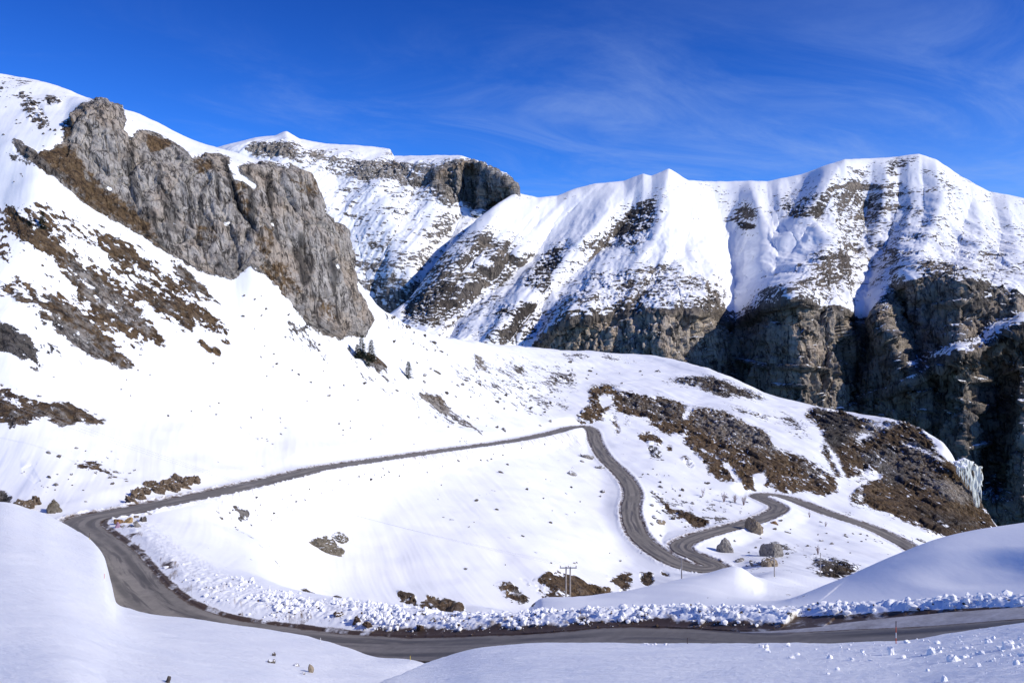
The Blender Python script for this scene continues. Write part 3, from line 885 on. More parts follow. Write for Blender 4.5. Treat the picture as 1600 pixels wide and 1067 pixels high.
def carve_road():
    P = hill.p.reshape(-1, 3)
    M = hillM.reshape(-1, 4)
    # candidate vertices by coarse cells
    cell = 6.0
    keys = set()
    for i in range(0, len(RD), 2):
        ci, cj = int(RD[i, 0] // cell), int(RD[i, 1] // cell)
        for a in range(-3, 4):
            for b in range(-3, 4):
                keys.add((ci + a) * 10000 + cj + b)
    kk = np.floor(P[:, 0] / cell).astype(np.int64) * 10000 + np.floor(P[:, 1] / cell).astype(np.int64)
    cand = np.nonzero(np.isin(kk, np.array(sorted(keys))))[0]
    rxy = RD[:, :2].astype(np.float32)
    for a in range(0, len(cand), 20000):
        ix = cand[a:a + 20000]
        X = P[ix, :2]
        lo, hi = X.min(0) - 20, X.max(0) + 20
        sel = np.nonzero(((rxy > lo) & (rxy < hi)).all(1))[0]
        if not len(sel): continue
        d2 = ((X[:, None, :] - rxy[None, sel, :]) ** 2).sum(-1)
        j = sel[d2.argmin(1)]
        d = np.sqrt(d2.min(1))
        w = 1 / (d2 + 0.4) ** 2.5
        zr = (w * RD[sel, 2]).sum(1) / w.sum(1)
        side = RT[j, 0] * (X[:, 1] - RD[j, 1]) - RT[j, 1] * (X[:, 0] - RD[j, 0])      # >0 : left of travel
        nearseg = j < HAIR + 6
        farside = nearseg & (side < 0)
        flat = np.where(farside & (j < SHO), 5.9, 3.3)
        wide = np.where(nearseg, 10.0, 7.5)
        k = 1 - smooth(flat, flat + wide, d)
        P3 = P[ix].astype(np.float64)
        z = P3[:, 2] * (1 - k) + zr * k
        # ploughed bank: lumpy ridge of thrown snow
        e = d - flat
        up = (1.0 - smooth(0.0, 40.0, np.maximum(0, j - HAIR))) * 0 + np.where(farside, 1.0, 0.0)
        wid = np.where(j < SHO, 3.0, np.where(j < HAIR - 70, 6.0, 8.0))
        taper = smooth(HAIR + 4, HAIR - 18, j)
        band = smooth(0.0, np.where(j < SHO, 0.9, 2.2), e) * (1 - smooth(wid * 0.45, wid, e)) * up
        ch = fbm(P3 / 1.15 + 3.1, 3, .6, 2)
        z += band * (0.30 + 0.35 * taper + ch * np.where(j > HAIR - 75, .13, .20)) * 0.75
        # low lip on the other segments
        lip = smooth(0.0, 0.5, e) * (1 - smooth(0.6, 2.0, e)) * (1 - up)
        z += lip * (0.28 + 0.25 * fbm(P3 / 1.1, 2, .5, 2))
        z -= (d < np.where(farside & (j < SHO - 3), 5.75, 3.1)) * 0.10
        RUB.append(np.concatenate([P3[:, :2], z[:, None], band[:, None], d[:, None]], 1)[(band > 0.12) | (farside & (e > -0.2) & (e < 0.6))])
        P[ix, 2] = z
        # covers
        M[ix, 0] *= 1 - smooth(7.5, 3.5, d)
        vw = np.where(j < SHO, .35, np.where(j < MUD, 1.5, .55)); vs = np.where(j < SHO, .12, np.where(j < MUD, 1.0, .75))
        lo_d = fbm(P3 / 3.5, 3) * 0.25
        verge = smooth(0.9, 0.0, e) * 0.75 + smooth(3.0, 0.6, e) * 0.34
        dirt = np.where(farside, smooth(vw, vw * .2, e + lo_d * 1.2) * vs + smooth(3.2, 0.5, e) * np.maximum(0, lo_d * 4 + .10) * (j > SHO) + band * (0.22 + ch * 0.08), verge * 0.7)
        dirt = np.where(farside & (e < .2) & (j > SHO - 14) & (j < SHO + 8), .9, dirt)
        M[ix, 3] = np.maximum(M[ix, 3] * (1 - band), np.clip(dirt, 0, 1))
    hill.p = P.reshape(hill.p.shape)


carve_road()
hill.project()
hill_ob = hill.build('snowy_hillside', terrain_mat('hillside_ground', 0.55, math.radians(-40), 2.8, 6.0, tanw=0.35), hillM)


def ribbon(name, i0, i1, off0, off1, lift, mat, nx=9, wav=0.25, taper=0):
    bm_v = []; acr = []; faces = []
    s = 0.0
    rng = np.arange(i0, i1)
    for r, i in enumerate(rng):
        nrm = np.array([-RT[i, 1], RT[i, 0]])       # left of travel
        o0 = off0 if not taper else off1 + (off0 - off1) * min(1.0, (i1 - 1 - i) / taper)
        e0 = o0 + wav * float(perlin(np.array([i * 0.23, 3.3, .5]))); e1 = off1 + wav * float(perlin(np.array([i * 0.23, 9.7, .5])))
        for k in range(nx):
            a = k / (nx - 1)
            o = e0 + (e1 - e0) * a
            camber = 0.05 * (1 - (2 * a - 1) ** 2)
            bm_v.append((RD[i, 0] + nrm[0] * o, RD[i, 1] + nrm[1] * o, RD[i, 2] + lift + camber))
            acr.append((2 * a - 1, i * 0.055, 0, 1))
    for r in range(len(rng) - 1):
        for k in range(nx - 1):
            a = r * nx + k
            faces.append((a, a + nx, a + nx + 1, a + 1))
    me = bpy.data.meshes.new(name)
    me.from_pydata(bm_v, [], faces)
    me.polygons.foreach_set('use_smooth', [True] * len(faces))
    at = me.attributes.new('across', 'FLOAT_COLOR', 'POINT')
    at.data.foreach_set('color', np.array(acr, np.float32).reshape(-1))
    me.materials.append(mat)
    # faces up
    me.update()
    if sum(p.normal.z for p in me.polygons) < 0: me.flip_normals()
    ob = bpy.data.objects.new(name, me)
    COL.objects.link(ob)
    ob['kind'] = 'structure'
    return ob


ribbon('road', 0, len(RD), -2.75, 2.75, 0.0, asphalt_mat(), 11)
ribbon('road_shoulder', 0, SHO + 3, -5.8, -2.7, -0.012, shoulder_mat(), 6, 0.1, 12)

# ------------------------------------------------------------------ near snow bank
BANK = {
 -300:[(3,1295),(12,1330),(24,1250),(50,1000),(115,785),(118,810),(121,830)],
 0:   [(3,1295),(14,1260),(24,1175),(50,962),(112,783),(115,810),(118,830)],
 60:  [(3,1295),(15,1235),(24,1168),(50,962),(111,799),(113.5,822),(116,835)],
 100: [(3,1295),(16,1220),(24,1160),(50,968),(107,819),(109,838),(112,845)],
 140: [(3,1295),(16,1220),(24,1165),(50,985),(100,842),(102,856),(105,862)],
 163: [(3,1295),(16,1225),(24,1170),(50,998),(92,872),(94,888),(97,895)],
 174: [(3,1295),(16,1225),(24,1170),(50,1003),(85,912),(86,925),(90,930)],
 182: [(3,1295),(16,1225),(24,1172),(50,1006),(80,938),(82,950),(86,950)],
 200: [(3,1295),(16,1225),(24,1173),(50,1010),(77,951),(79,965),(83,960)],
 250: [(3,1295),(17,1215),(24,1177),(48,1027),(75,961),(77,975),(80,975)],
 300: [(3,1295),(18,1200),(24,1180),(46,1040),(73,967),(75.5,985),(79,985)],
 400: [(3,1295),(21,1165),(26,1175),(46,1050),(70,981),(72,1000),(76,1000)],
 480: [(3,1295),(26,1120),(31,1140),(48,1055),(67,995),(69,1012),(73,1012)],
 540: [(3,1295),(31,1092),(36,1115),(50,1058),(63.5,1011),(65.5,1028),(70,1030)],
 590: [(3,1295),(38,1066),(42,1085),(52,1052),(61,1027),(63,1042),(68,1042)],
 640: [(3,1295),(48,1045),(51,1062),(55,1050),(60,1031),(62,1045),(66,1045)],
 690: [(3,1295),(55,1028),(56,1042),(57.5,1050),(59,1044),(61,1048),(65,1048)],
 760: [(3,1295),(55.5,1012),(57,1030),(57.5,1042),(58,1045),(61,1046),(64,1046)],
 850: [(3,1295),(53.5,1005),(54.5,1020),(55.2,1034),(55.8,1042),(58,1040),(61,1036)],
 1000:[(3,1295),(50,1004),(51,1018),(51.7,1034),(52.3,1045),(55,1042),(58,1038)],
 1200:[(3,1295),(44.5,1004),(45.5,1022),(46,1038),(46.5,1050),(49,1046),(52,1042)],
 1400:[(3,1295),(39.5,1000),(40.4,1018),(41,1034),(41.5,1046),(44,1040),(47,1036)],
 1500:[(3,1295),(37.5,987),(38.4,1006),(39,1024),(39.5,1036),(42,1030),(45,1022)],
 1600:[(3,1295),(35.5,973),(36.4,992),(37,1010),(37.5,1024),(40,1018),(43,1010)],
 1900:[(3,1295),(30,935),(31,955),(31.5,972),(32,985),(34,975),(37,965)],
}
bank = Land(BANK, du=1.5, dv=1.6, even=60, soft=((-1, .4), (2.6, 3.35)))
bank.finish()


def bank_relief():
    P = bank.p.astype(np.float64)
    q = P.copy(); q[..., 0] = P[..., 0] * 0.9 + P[..., 1] * 0.35
    near = smooth(4, 14, P[..., 1])
    dz = near * (fbm(q / 11.0, 3) * 0.16 + fbm(P * np.array([1 / 5.0, 1 / 1.6, 1]), 4, .6) * 0.04)
    P[..., 2] += dz
    bank.p = P.astype(np.float32)


bank_relief()
bank.project()
SNOW = snow_mat()
bank_ob = bank.build('foreground_snow', SNOW)

# ------------------------------------------------------------------ far mountains
MASSIF = {
 200:[(1380,640),(1480,480),(1720,350),(1781,310),(1890,285),(2184,350)],
 300:[(1380,630),(1480,475),(1720,310),(1781,262),(1890,244),(2184,320)],
 350:[(1380,625),(1480,470),(1720,300),(1781,245),(1890,228),(2184,310)],
 400:[(1380,620),(1480,465),(1720,278),(1789,232),(1932,217),(2226,300)],
 430:[(1380,620),(1480,462),(1720,274),(1802,232),(1932,213),(2226,300)],
 447:[(1380,620),(1480,460),(1720,275),(1806,234),(1932,207),(2226,300)],
 468:[(1380,620),(1480,460),(1720,282),(1806,240),(1949,219),(2226,300)],
 520:[(1380,620),(1480,455),(1720,290),(1806,250),(1974,226),(2226,310)],
 600:[(1480,625),(1500,460),(1720,300),(1806,261),(2016,232),(2268,320)],
 609:[(1480,625),(1500,460),(1720,302),(1806,262),(2016,234),(2268,320)],
 615:[(1480,625),(1500,460),(1720,303),(1806,264),(2016,245),(2268,320)],
 650:[(1480,630),(1500,465),(1720,312),(1789,262),(2016,245),(2268,320)],
 720:[(1480,640),(1500,475),(1720,325),(1747,257),(1974,244),(2226,320)],
 745:[(1480,645),(1500,478),(1720,330),(1730,262),(1890,254),(2184,330)],
 775:[(1480,650),(1500,482),(1720,332),(1688,276),(1806,269),(2100,340)],
 797:[(1480,650),(1500,485),(1720,330),(1667,290),(1764,284),(2016,350)],
 804:[(1480,650),(1500,488),(1720,334),(1665,293),(1747,289),(2016,360)],
 808:[(1480,650),(1500,490),(1720,345),(1663,318),(1739,308),(2016,380)],
 850:[(1480,660),(1500,505),(1720,420),(1672,400),(1764,390),(2016,420)],
 950:[(1480,680),(1500,520),(1720,450),(1672,430),(1764,420),(2016,450)],
}
mas = Land(MASSIF, du=1.5, dv=1.3, umin=200, umax=950, crisp=3)
pm = Paint()
pm.rock([(330,330),(600,300),(740,330),(720,480),(640,520),(480,450),(330,400)], .24, 20, dark=.2)
pm.rock([(385,228),(470,224),(520,240),(600,252),(640,262),(720,252),(742,248),(775,264),(800,286),(808,306),(780,327),(735,333),(720,316),(690,321),(670,311),(640,314),(600,302),(560,292),(520,277),(450,257),(400,252)], .52, 4)
pm.rock([(388,232),(440,224),(462,236),(465,258),(420,252),(395,246)], .85, 3)
pm.rock([(545,268),(560,256),(620,256),(642,280),(592,290),(556,282)], .88, 3)
pm.rock([(480,236),(500,234),(510,250),(490,256)], .8, 2)
pm.rock([(688,275),(712,262),(742,250),(782,282),(803,290),(806,306),(785,324),(738,334),(735,322),(712,318),(690,316)], 1.15, 2)
pm.rock([(590,232),(612,238),(613,248),(600,250)], .8, 2)
pm.rock([(560,380),(640,350),(700,350),(660,430),(600,450)], .32, 14, dark=.2)
pm.rock([(560,430),(620,420),(640,470),(600,480)], .3, 8, dark=.2)
pm.rock([(400,214),(447,208),(600,230),(600,246),(520,232),(450,220)], 0, 3)
pm.rock([(615,243),(735,243),(715,254),(640,256)], 0, 3)


def far_relief(L, M, tents, amp, wl, rugged):
    d = np.zeros(L.v.shape)
    for pts, a, R in tents:
        D = line_dist(pts)
        d += a * np.maximum(0, 1 - sample(D, L.U, L.v, 4.0, -200.0) / R)
    hold = smooth(len(L.t) * 0 + L.t.max() - 1, L.t.max() - 2.0, L.t)[:, None] * 0.5 + 0.5
    s = np.exp(L.lnY)
    L.lnY = L.lnY - d * hold
    L.finish()
    P = L.p.astype(np.float64)
    n = L.normals()
    rock = smooth(0.35, 0.9, M[..., 0])
    steep = smooth(0.75, 0.35, n[..., 2])
    q = P / wl
    qs = np.stack([q[..., 0] - 0.5 * q[..., 2] + 0.10 * perlin(q * .5), q[..., 1] * .25, q[..., 2] * .22], -1)
    cl = smooth(.95, 1.15, M[..., 0]) * steep
    e = fbm(qs, 4, .45, 1) * amp * (1 - cl) ** 1.5
    qa = P / (wl * 0.42) * np.array([1, .6, .13])
    cr = np.exp(-(perlin(qa * 1.7 + 5) / .07) ** 2)
    a = (fbm(qa, 4, .55, 1) * 1.5 - cr * 1.3) * amp * cl
    c = fbm(P / (wl * 0.09) * np.array([1, 1, .5]), 3, .55, 2) * rugged * (0.12 + .75 * rock)
    k = np.nonzero(cl > .05)
    Q = P[k]
    v1, g1 = slabs(Q, wl * .45, wl * 1.1); v2, g2 = slabs(Q, wl * .16, wl * .3)
    a[k] = a[k] * .35 + cl[k] * amp * ((v1 - .5) * 2.6 + (v2 - .5) * 1.0 - .8 * np.exp(-g1 / .05) - .35 * np.exp(-g2 / .07))
    e = e + fbm(np.stack([qs[..., 0] * 3.1, qs[..., 1] * 3, qs[..., 2] * 4], -1) + 31, 4, .55, 1) * amp * .2 * (1 - cl)
    lim = smooth(L.t.max(), L.t.max() - 1.15, L.t)[:, None]        # keep the skyline as measured
    top = smooth(L.t.max() - 2.2, L.t.max() - 1.2, L.t)[:, None]
    k = 1 - 0.85 * top
    L.p = (P + n * ((e + a) * k + c * k)[..., None]).astype(np.float32)


massM = np.stack([sample(a, mas.U, mas.v) for a in (pm.P, pm.B, pm.K, pm.D)], -1)
far_relief(mas, massM, [([(447,208),(470,260),(500,330)], .012, 40), ([(560,235),(600,330),(620,420)], .012, 50), ([(735,270),(737,335)], -.016, 10), ([(752,290),(748,335)], .012, 14),
                        ([(680,330),(650,400),(630,470)], .02, 40), ([(615,245),(600,265)], -.012, 12), ([(690,275),(692,320)], .01, 12)], 11, 120, 7)
mas.project()
mass_ob = mas.build('distant_massif', terrain_mat('massif_ground', 2.4, math.radians(-8), 4.0, 6.0, 1.5, strata=.35, base=.15, wA=.3), massM)

RANGE = {
 600:[(1030,800),(1100,570),(1150,540),(1250,520),(1300,505),(1350,497),(1600,560)],
 620:[(1030,800),(1100,575),(1155,545),(1260,520),(1300,500),(1350,484),(1600,560)],
 640:[(1030,800),(1100,575),(1180,540),(1270,514),(1330,492),(1380,468),(1620,560)],
 690:[(1030,800),(1100,575),(1195,535),(1300,490),(1380,445),(1450,402),(1700,520)],
 745:[(1030,800),(1100,580),(1200,528),(1320,470),(1440,405),(1550,345),(1800,480)],
 780:[(1030,800),(1110,590),(1200,528),(1335,466),(1480,392),(1620,318),(1850,460)],
 806:[(1040,800),(1120,590),(1200,530),(1350,460),(1520,385),(1680,302),(1900,450)],
 840:[(1050,810),(1130,600),(1200,540),(1370,455),(1550,385),(1720,309),(1950,450)],
 870:[(1070,820),(1140,610),(1180,518),(1380,450),(1560,380),(1750,307),(2000,450)],
 900:[(1050,820),(1110,610),(1150,507),(1370,440),(1570,370),(1780,296),(2000,440)],
 930:[(1040,820),(1100,610),(1140,502),(1360,436),(1575,365),(1790,288),(2000,440)],
 975:[(1030,820),(1090,610),(1130,500),(1350,430),(1580,360),(1800,284),(2000,440)],
 1005:[(1020,830),(1085,610),(1125,498),(1330,430),(1570,355),(1800,272),(2000,440)],
 1018:[(1020,830),(1083,610),(1122,498),(1320,430),(1568,353),(1800,275),(2000,440)],
 1045:[(1020,830),(1080,610),(1120,497),(1300,430),(1560,350),(1800,265),(2000,440)],
 1075:[(1020,840),(1085,615),(1122,497),(1320,430),(1580,352),(1820,283),(2000,440)],
 1110:[(1030,840),(1090,620),(1130,500),(1350,430),(1620,355),(1850,284),(2050,440)],
 1150:[(1060,850),(1120,630),(1180,510),(1400,440),(1650,360),(1880,284),(2050,440)],
 1200:[(1010,860),(1080,640),(1140,487),(1350,430),(1620,360),(1880,284),(2050,440)],
 1250:[(980,870),(1050,650),(1110,476),(1320,420),(1600,350),(1880,274),(2050,430)],
 1300:[(960,880),(1030,665),(1100,490),(1300,425),(1580,345),(1850,257),(2050,430)],
 1320:[(960,880),(1030,672),(1110,497),(1310,428),(1585,345),(1850,250),(2050,430)],
 1355:[(960,890),(1030,690),(1130,500),(1340,430),(1600,345),(1850,249),(2050,430)],
 1390:[(960,890),(1020,700),(1135,458),(1330,420),(1600,345),(1850,247),(2050,430)],
 1435:[(940,900),(1010,700),(1100,440),(1300,405),(1580,340),(1850,242),(2050,430)],
 1462:[(930,900),(1000,710),(1090,441),(1290,408),(1565,343),(1840,250),(2050,430)],
 1500:[(920,900),(980,720),(1080,446),(1280,415),(1550,350),(1800,276),(2020,440)],
 1545:[(900,910),(960,735),(1065,460),(1268,422),(1530,364),(1765,300),(2000,450)],
 1600:[(870,920),(930,760),(1040,470),(1240,430),(1500,375),(1720,311),(1950,460)],
 1900:[(800,980),(860,830),(980,520),(1150,480),(1400,440),(1600,400),(1800,520)],
}
rng_l = Land(RANGE, du=1.5, dv=1.3, umin=600, crisp=4)
pr = Paint()
pr.rock([(600,480),(700,380),(800,300),(1600,240),(1600,480),(1400,450),(1150,510),(850,540),(600,560)], .09, 6, dark=.2)
pr.rock([(700,380),(735,362),(800,385),(815,420),(790,470),(740,520),(650,510),(620,490),(655,430)], .40, 8, dark=.3)
pr.rock([(690,370),(735,360),(790,380),(800,400),(750,395),(710,410),(690,440),(680,410)], .52, 6, dark=.35)
pr.rock([(620,490),(650,470),(700,462),(712,480),(690,500),(678,521),(645,508)], .85, 5, dark=.45)
pr.rock([(690,440),(705,455),(703,490),(694,480)], .8, 3, dark=.7)
pr.rock([(850,402),(884,386),(888,400),(862,440),(846,462),(828,448)], .72, 4, dark=.6)
pr.rock([(828,440),(846,455),(835,465),(822,458)], .95, 3, dark=.7)
pr.rock([(870,410),(880,412),(848,462),(838,465)], .9, 3, dark=.8)
pr.rock([(780,480),(820,478),(838,490),(790,515),(765,525)], .45, 5, dark=.5)
pr.rock([(785,490),(825,484),(820,494),(790,498)], .8, 2, dark=.6)
pr.rock([(770,520),(820,500),(850,505),(840,545),(770,530)], .5, 6, dark=.4)
pr.rock([(960,352),(1000,318),(1025,312),(1030,350),(1024,380),(990,402),(950,388)], .55, 5, dark=.4)
pr.rock([(985,330),(1022,318),(1027,348),(1000,365),(975,380)], .68, 4, dark=.55)
pr.rock([(920,380),(950,370),(945,400),(915,400)], .5, 4, dark=.2)
pr.rock([(840,480),(880,460),(920,430),(940,450),(880,510),(850,540)], .38, 6, dark=.3)
pr.rock([(918,445),(960,428),(1030,420),(1070,422),(1110,445),(1148,512),(1100,500),(1040,497),(950,500),(870,516),(895,478)], .48, 5, dark=.25)
pr.rock([(1060,470),(1090,468),(1130,490),(1140,508),(1100,497)], .66, 4, dark=.3)
pr.rock([(970,470),(1000,468),(1002,495),(980,492)], .8, 3, dark=.3)
pr.rock([(1030,320),(1048,330),(1090,350),(1070,350)], .4, 3)
pr.rock([(1125,345),(1165,325),(1185,330),(1188,345),(1160,345),(1140,352)], .48, 3, dark=.3)
pr.rock([(1152,350),(1168,352),(1188,358),(1185,362),(1160,360)], 1, 1.5, dark=.7)
pr.rock([(1215,310),(1250,305),(1290,300),(1292,335),(1250,345),(1222,330)], .55, 4, dark=.5)
pr.rock([(1225,325),(1260,322),(1292,338),(1290,348),(1250,348),(1232,340)], .85, 3, dark=.6)
pr.rock([(1290,330),(1440,350),(1600,360),(1600,470),(1440,440),(1390,450),(1300,480),(1240,470),(1290,400)], .36, 10, dark=.2)
pr.rock([(1290,280),(1440,300),(1460,350),(1440,400),(1340,420),(1300,370)], .34, 8, dark=.2)
pr.rock([(1380,262),(1400,250),(1435,243),(1440,254),(1410,266),(1385,272)], .62, 3, dark=.5)
pr.rock([(1345,262),(1372,252),(1372,258),(1350,266)], .6, 2, dark=.4)
pr.rock([(1260,430),(1290,402),(1312,405),(1325,440),(1300,450),(1240,455)], .68, 4, brown=.2, dark=.3)
pr.rock([(1150,510),(1200,480),(1250,470),(1290,478),(1250,462),(1200,462)], .5, 4, dark=.3)
pr.rock([(1430,420),(1470,415),(1530,440),(1500,450),(1440,438)], .7, 4, dark=.3)
pr.rock([(1460,300),(1600,330),(1600,400),(1500,380)], .22, 8)
for ln in ([(1285,302),(1330,292),(1385,296),(1425,286)], [(1330,322),(1390,330),(1450,328)], [(1300,352),(1345,346),(1385,352)], [(1462,300),(1500,328),(1560,352),(1600,362)], [(1390,382),(1430,374),(1475,372)],
           [(1032,332),(1090,350),(1132,362)], [(1440,262),(1480,292),(1530,318)], [(1345,378),(1400,400),(1440,398)], [(1480,395),(1530,410),(1590,408)], [(1300,388),(1345,398),(1365,420)], [(1200,440),(1245,432),(1290,398)],
           [(905,420),(940,395),(985,388)], [(1060,372),(1080,380),(1100,392)], [(720,372),(770,392),(800,420)], [(690,430),(740,440),(780,470)], [(1040,425),(1100,450),(1140,500)], [(930,440),(1000,430),(1060,440)],
           [(960,455),(1040,450),(1110,480)], [(1320,262),(1350,275),(1400,272)], [(1240,352),(1262,362),(1290,366)], [(1500,440),(1550,430),(1600,440)], [(1180,470),(1240,455),(1300,456)]):
    pr.line(ln, 7, .62, 1)
# clean avalanche slopes
pr.rock([(1045,290),(1110,300),(1150,400),(1148,490),(1120,440),(1050,410),(1030,380)], .02, 8)
pr.rock([(1150,380),(1260,350),(1280,380),(1180,450),(1155,490)], .03, 8)
pr.rock([(800,310),(860,318),(920,300),(990,290),(960,330),(890,380),(820,380),(760,350)], .02, 8)
pr.rock([(1440,290),(1560,320),(1600,330),(1560,390),(1480,370)], .14, 8)
# the dark gorge wall
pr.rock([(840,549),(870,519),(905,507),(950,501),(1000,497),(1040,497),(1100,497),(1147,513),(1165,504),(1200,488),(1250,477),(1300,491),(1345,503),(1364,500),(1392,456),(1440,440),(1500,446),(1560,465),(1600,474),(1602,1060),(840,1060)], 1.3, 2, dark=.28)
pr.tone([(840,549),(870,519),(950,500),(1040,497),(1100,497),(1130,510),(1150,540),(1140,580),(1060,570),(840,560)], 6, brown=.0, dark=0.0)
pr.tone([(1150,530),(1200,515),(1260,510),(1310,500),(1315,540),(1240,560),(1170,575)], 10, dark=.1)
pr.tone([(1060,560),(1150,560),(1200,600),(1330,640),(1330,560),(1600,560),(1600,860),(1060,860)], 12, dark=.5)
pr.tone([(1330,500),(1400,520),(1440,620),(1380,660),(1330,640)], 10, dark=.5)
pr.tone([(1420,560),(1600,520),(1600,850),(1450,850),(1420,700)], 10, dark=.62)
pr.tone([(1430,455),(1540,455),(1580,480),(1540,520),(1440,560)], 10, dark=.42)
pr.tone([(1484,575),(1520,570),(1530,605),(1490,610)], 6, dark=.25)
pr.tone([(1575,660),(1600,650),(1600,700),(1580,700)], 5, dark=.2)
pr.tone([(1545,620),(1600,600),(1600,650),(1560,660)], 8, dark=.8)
for ledge, p in (([(1442,565),(1475,552),(1520,540),(1545,525),(1575,505),(1600,498),(1600,522),(1560,538),(1520,548),(1500,562),(1455,572)], .28),
                 ([(1300,640),(1330,632),(1390,615),(1425,600),(1432,604),(1390,622),(1340,638)], .45), ([(1424,592),(1440,583),(1458,584),(1440,596),(1428,602)], .2),
                 ([(1375,568),(1400,560),(1425,575),(1435,590),(1425,592),(1410,575)], .5), ([(1335,545),(1350,545),(1350,600),(1330,615),(1330,580)], .5),
                 ([(1455,615),(1480,618),(1490,628),(1460,622)], .3), ([(1510,490),(1530,465),(1550,460),(1535,480)], .3), ([(1560,483),(1585,482),(1580,492)], .3),
                 ([(1285,580),(1312,578),(1312,583),(1290,584)], .35), ([(1515,640),(1540,632),(1545,640),(1520,650)], .3)):
    pr.rock(ledge, p, 2, dark=.4)

for ln, w_ in (([(1150,562),(1200,574),(1250,576),(1310,582)], 4), ([(1290,652),(1340,634),(1400,610),(1432,596),(1470,570)], 5), ([(1390,592),(1425,572),(1440,560)], 4), ([(1475,618),(1510,628),(1545,642)], 4),
               ([(1500,705),(1530,696),(1565,690)], 3), ([(1335,540),(1346,575),(1338,612)], 6), ([(1425,470),(1440,500),(1436,540)], 3), ([(1460,480),(1500,476),(1530,470)], 3), ([(1200,600),(1235,606),(1260,604)], 3),
               ([(1500,600),(1550,590),(1600,575)], 4), ([(1560,650),(1590,640)], 3), ([(1440,640),(1470,648)], 3), ([(1545,760),(1575,720)], 3), ([(1210,545),(1250,540)], 3), ([(1060,530),(1100,528)], 2)):
    pr.line(ln, w_ + 3, .42, 1)
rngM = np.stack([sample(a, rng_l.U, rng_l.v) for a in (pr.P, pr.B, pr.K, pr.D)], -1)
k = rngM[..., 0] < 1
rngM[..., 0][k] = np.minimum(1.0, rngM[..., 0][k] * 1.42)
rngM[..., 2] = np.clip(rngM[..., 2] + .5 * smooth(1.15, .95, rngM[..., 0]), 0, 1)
TENTS = [([(1290,270),(1262,330),(1230,380)], .022, 22), ([(1385,262),(1380,330),(1360,400)], .018, 22), ([(1420,255),(1425,330),(1405,400)], .018, 20),
         ([(1090,300),(1085,380),(1110,440)], .014, 22), ([(1180,300),(1195,360),(1190,420)], .018, 25), ([(1215,290),(1225,350)], .014, 18), ([(1520,300),(1535,370),(1520,430)], .022, 30),
         ([(1575,320),(1590,400)], .02, 28), ([(960,300),(925,350),(905,375)], .018, 20), ([(890,305),(850,350),(810,400)], .018, 20), ([(850,312),(800,365),(760,420)], .018, 20),
         ([(1000,430),(985,470),(975,500)], .014, 18), ([(1065,425),(1080,470),(1085,500)], .014, 18), ([(930,460),(920,500)], .012, 15), ([(720,400),(650,480)], .014, 18), ([(840,440),(790,500),(770,530)], .018, 20),
         ([(1045,262),(1032,330),(1028,370),(985,425),(905,480),(850,540)], .045, 45),
         ([(1012,270),(960,330),(900,385),(868,440),(800,500),(740,560)], .040, 45),
         ([(935,285),(870,350),(820,400)], .02, 35), ([(770,340),(720,410),(690,470),(660,520)], .035, 45),
         ([(880,330),(830,400),(800,440),(700,520)], -.02, 30),
         ([(1110,290),(1140,400),(1148,515),(1150,620)], -.05, 60), ([(960,375),(900,440),(860,500)], -.02, 25),
         ([(1320,245),(1285,305),(1262,335),(1290,385),(1285,410),(1235,470)], .04, 40), ([(1350,330),(1365,430),(1352,505)], -.03, 45),
         ([(1462,245),(1472,310),(1445,390),(1392,455)], .045, 45), ([(1395,460),(1440,445),(1450,560),(1440,640)], -.0, 40),
         ([(1040,497),(1040,600)], .02, 50), ([(970,500),(965,600)], -.015, 25), ([(1250,478),(1255,640)], .05, 60), ([(1200,540),(1195,700)], -.015, 20),
         ([(1310,495),(1318,650)], .02, 25), ([(1340,505),(1338,660)], -.05, 30), ([(1375,500),(1405,545),(1425,600),(1420,650)], .06, 50),
         ([(1400,460),(1432,560),(1440,590)], -.05, 30), ([(1500,450),(1500,560)], .03, 60), ([(1440,590),(1520,560),(1600,520)], .05, 25),
         ([(1500,560),(1505,720)], .04, 45), ([(1560,600),(1555,760)], -.05, 35), ([(1600,640),(1600,800)], .04, 40), ([(1410,640),(1400,760)], -.03, 30)]
far_relief(rng_l, rngM, TENTS, 8, 90, 4)
rng_l.project()
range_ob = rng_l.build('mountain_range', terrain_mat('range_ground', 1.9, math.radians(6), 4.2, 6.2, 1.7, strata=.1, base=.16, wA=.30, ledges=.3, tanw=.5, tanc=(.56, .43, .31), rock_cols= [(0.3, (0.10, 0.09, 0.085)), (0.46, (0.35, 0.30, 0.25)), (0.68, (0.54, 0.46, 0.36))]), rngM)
# ------------------------------------------------------------------ loose things
rnd = random.Random(11)
G_STONE = stone_mat('grey_stone', [(0.3, (0.09, 0.085, 0.08)), (0.5, (0.21, 0.195, 0.18)), (0.72, (0.34, 0.32, 0.29))], 0.30)
D_STONE = stone_mat('dark_stone', [(0.3, (0.035, 0.03, 0.028)), (0.5, (0.085, 0.072, 0.062)), (0.72, (0.16, 0.14, 0.12))], 0.25)
M_STONE = stone_mat('mossy_stone', [(0.3, (0.05, 0.045, 0.035)), (0.5, (0.15, 0.13, 0.10)), (0.72, (0.27, 0.25, 0.21))], 0.25, 0.3, 0.5)
T_STONE = stone_mat('tan_stone', [(0.3, (0.12, 0.09, 0.06)), (0.5, (0.25, 0.20, 0.14)), (0.72, (0.36, 0.31, 0.24))], 0.15)
O_STONE = stone_mat('ochre_stone', [(0.3, (0.20, 0.13, 0.06)), (0.5, (0.36, 0.24, 0.10)), (0.72, (0.46, 0.34, 0.18))], 0.05)
B_STONE = stone_mat('rusty_stone', [(0.3, (0.12, 0.06, 0.025)), (0.5, (0.24, 0.13, 0.05)), (0.72, (0.32, 0.20, 0.10))], 0.1)
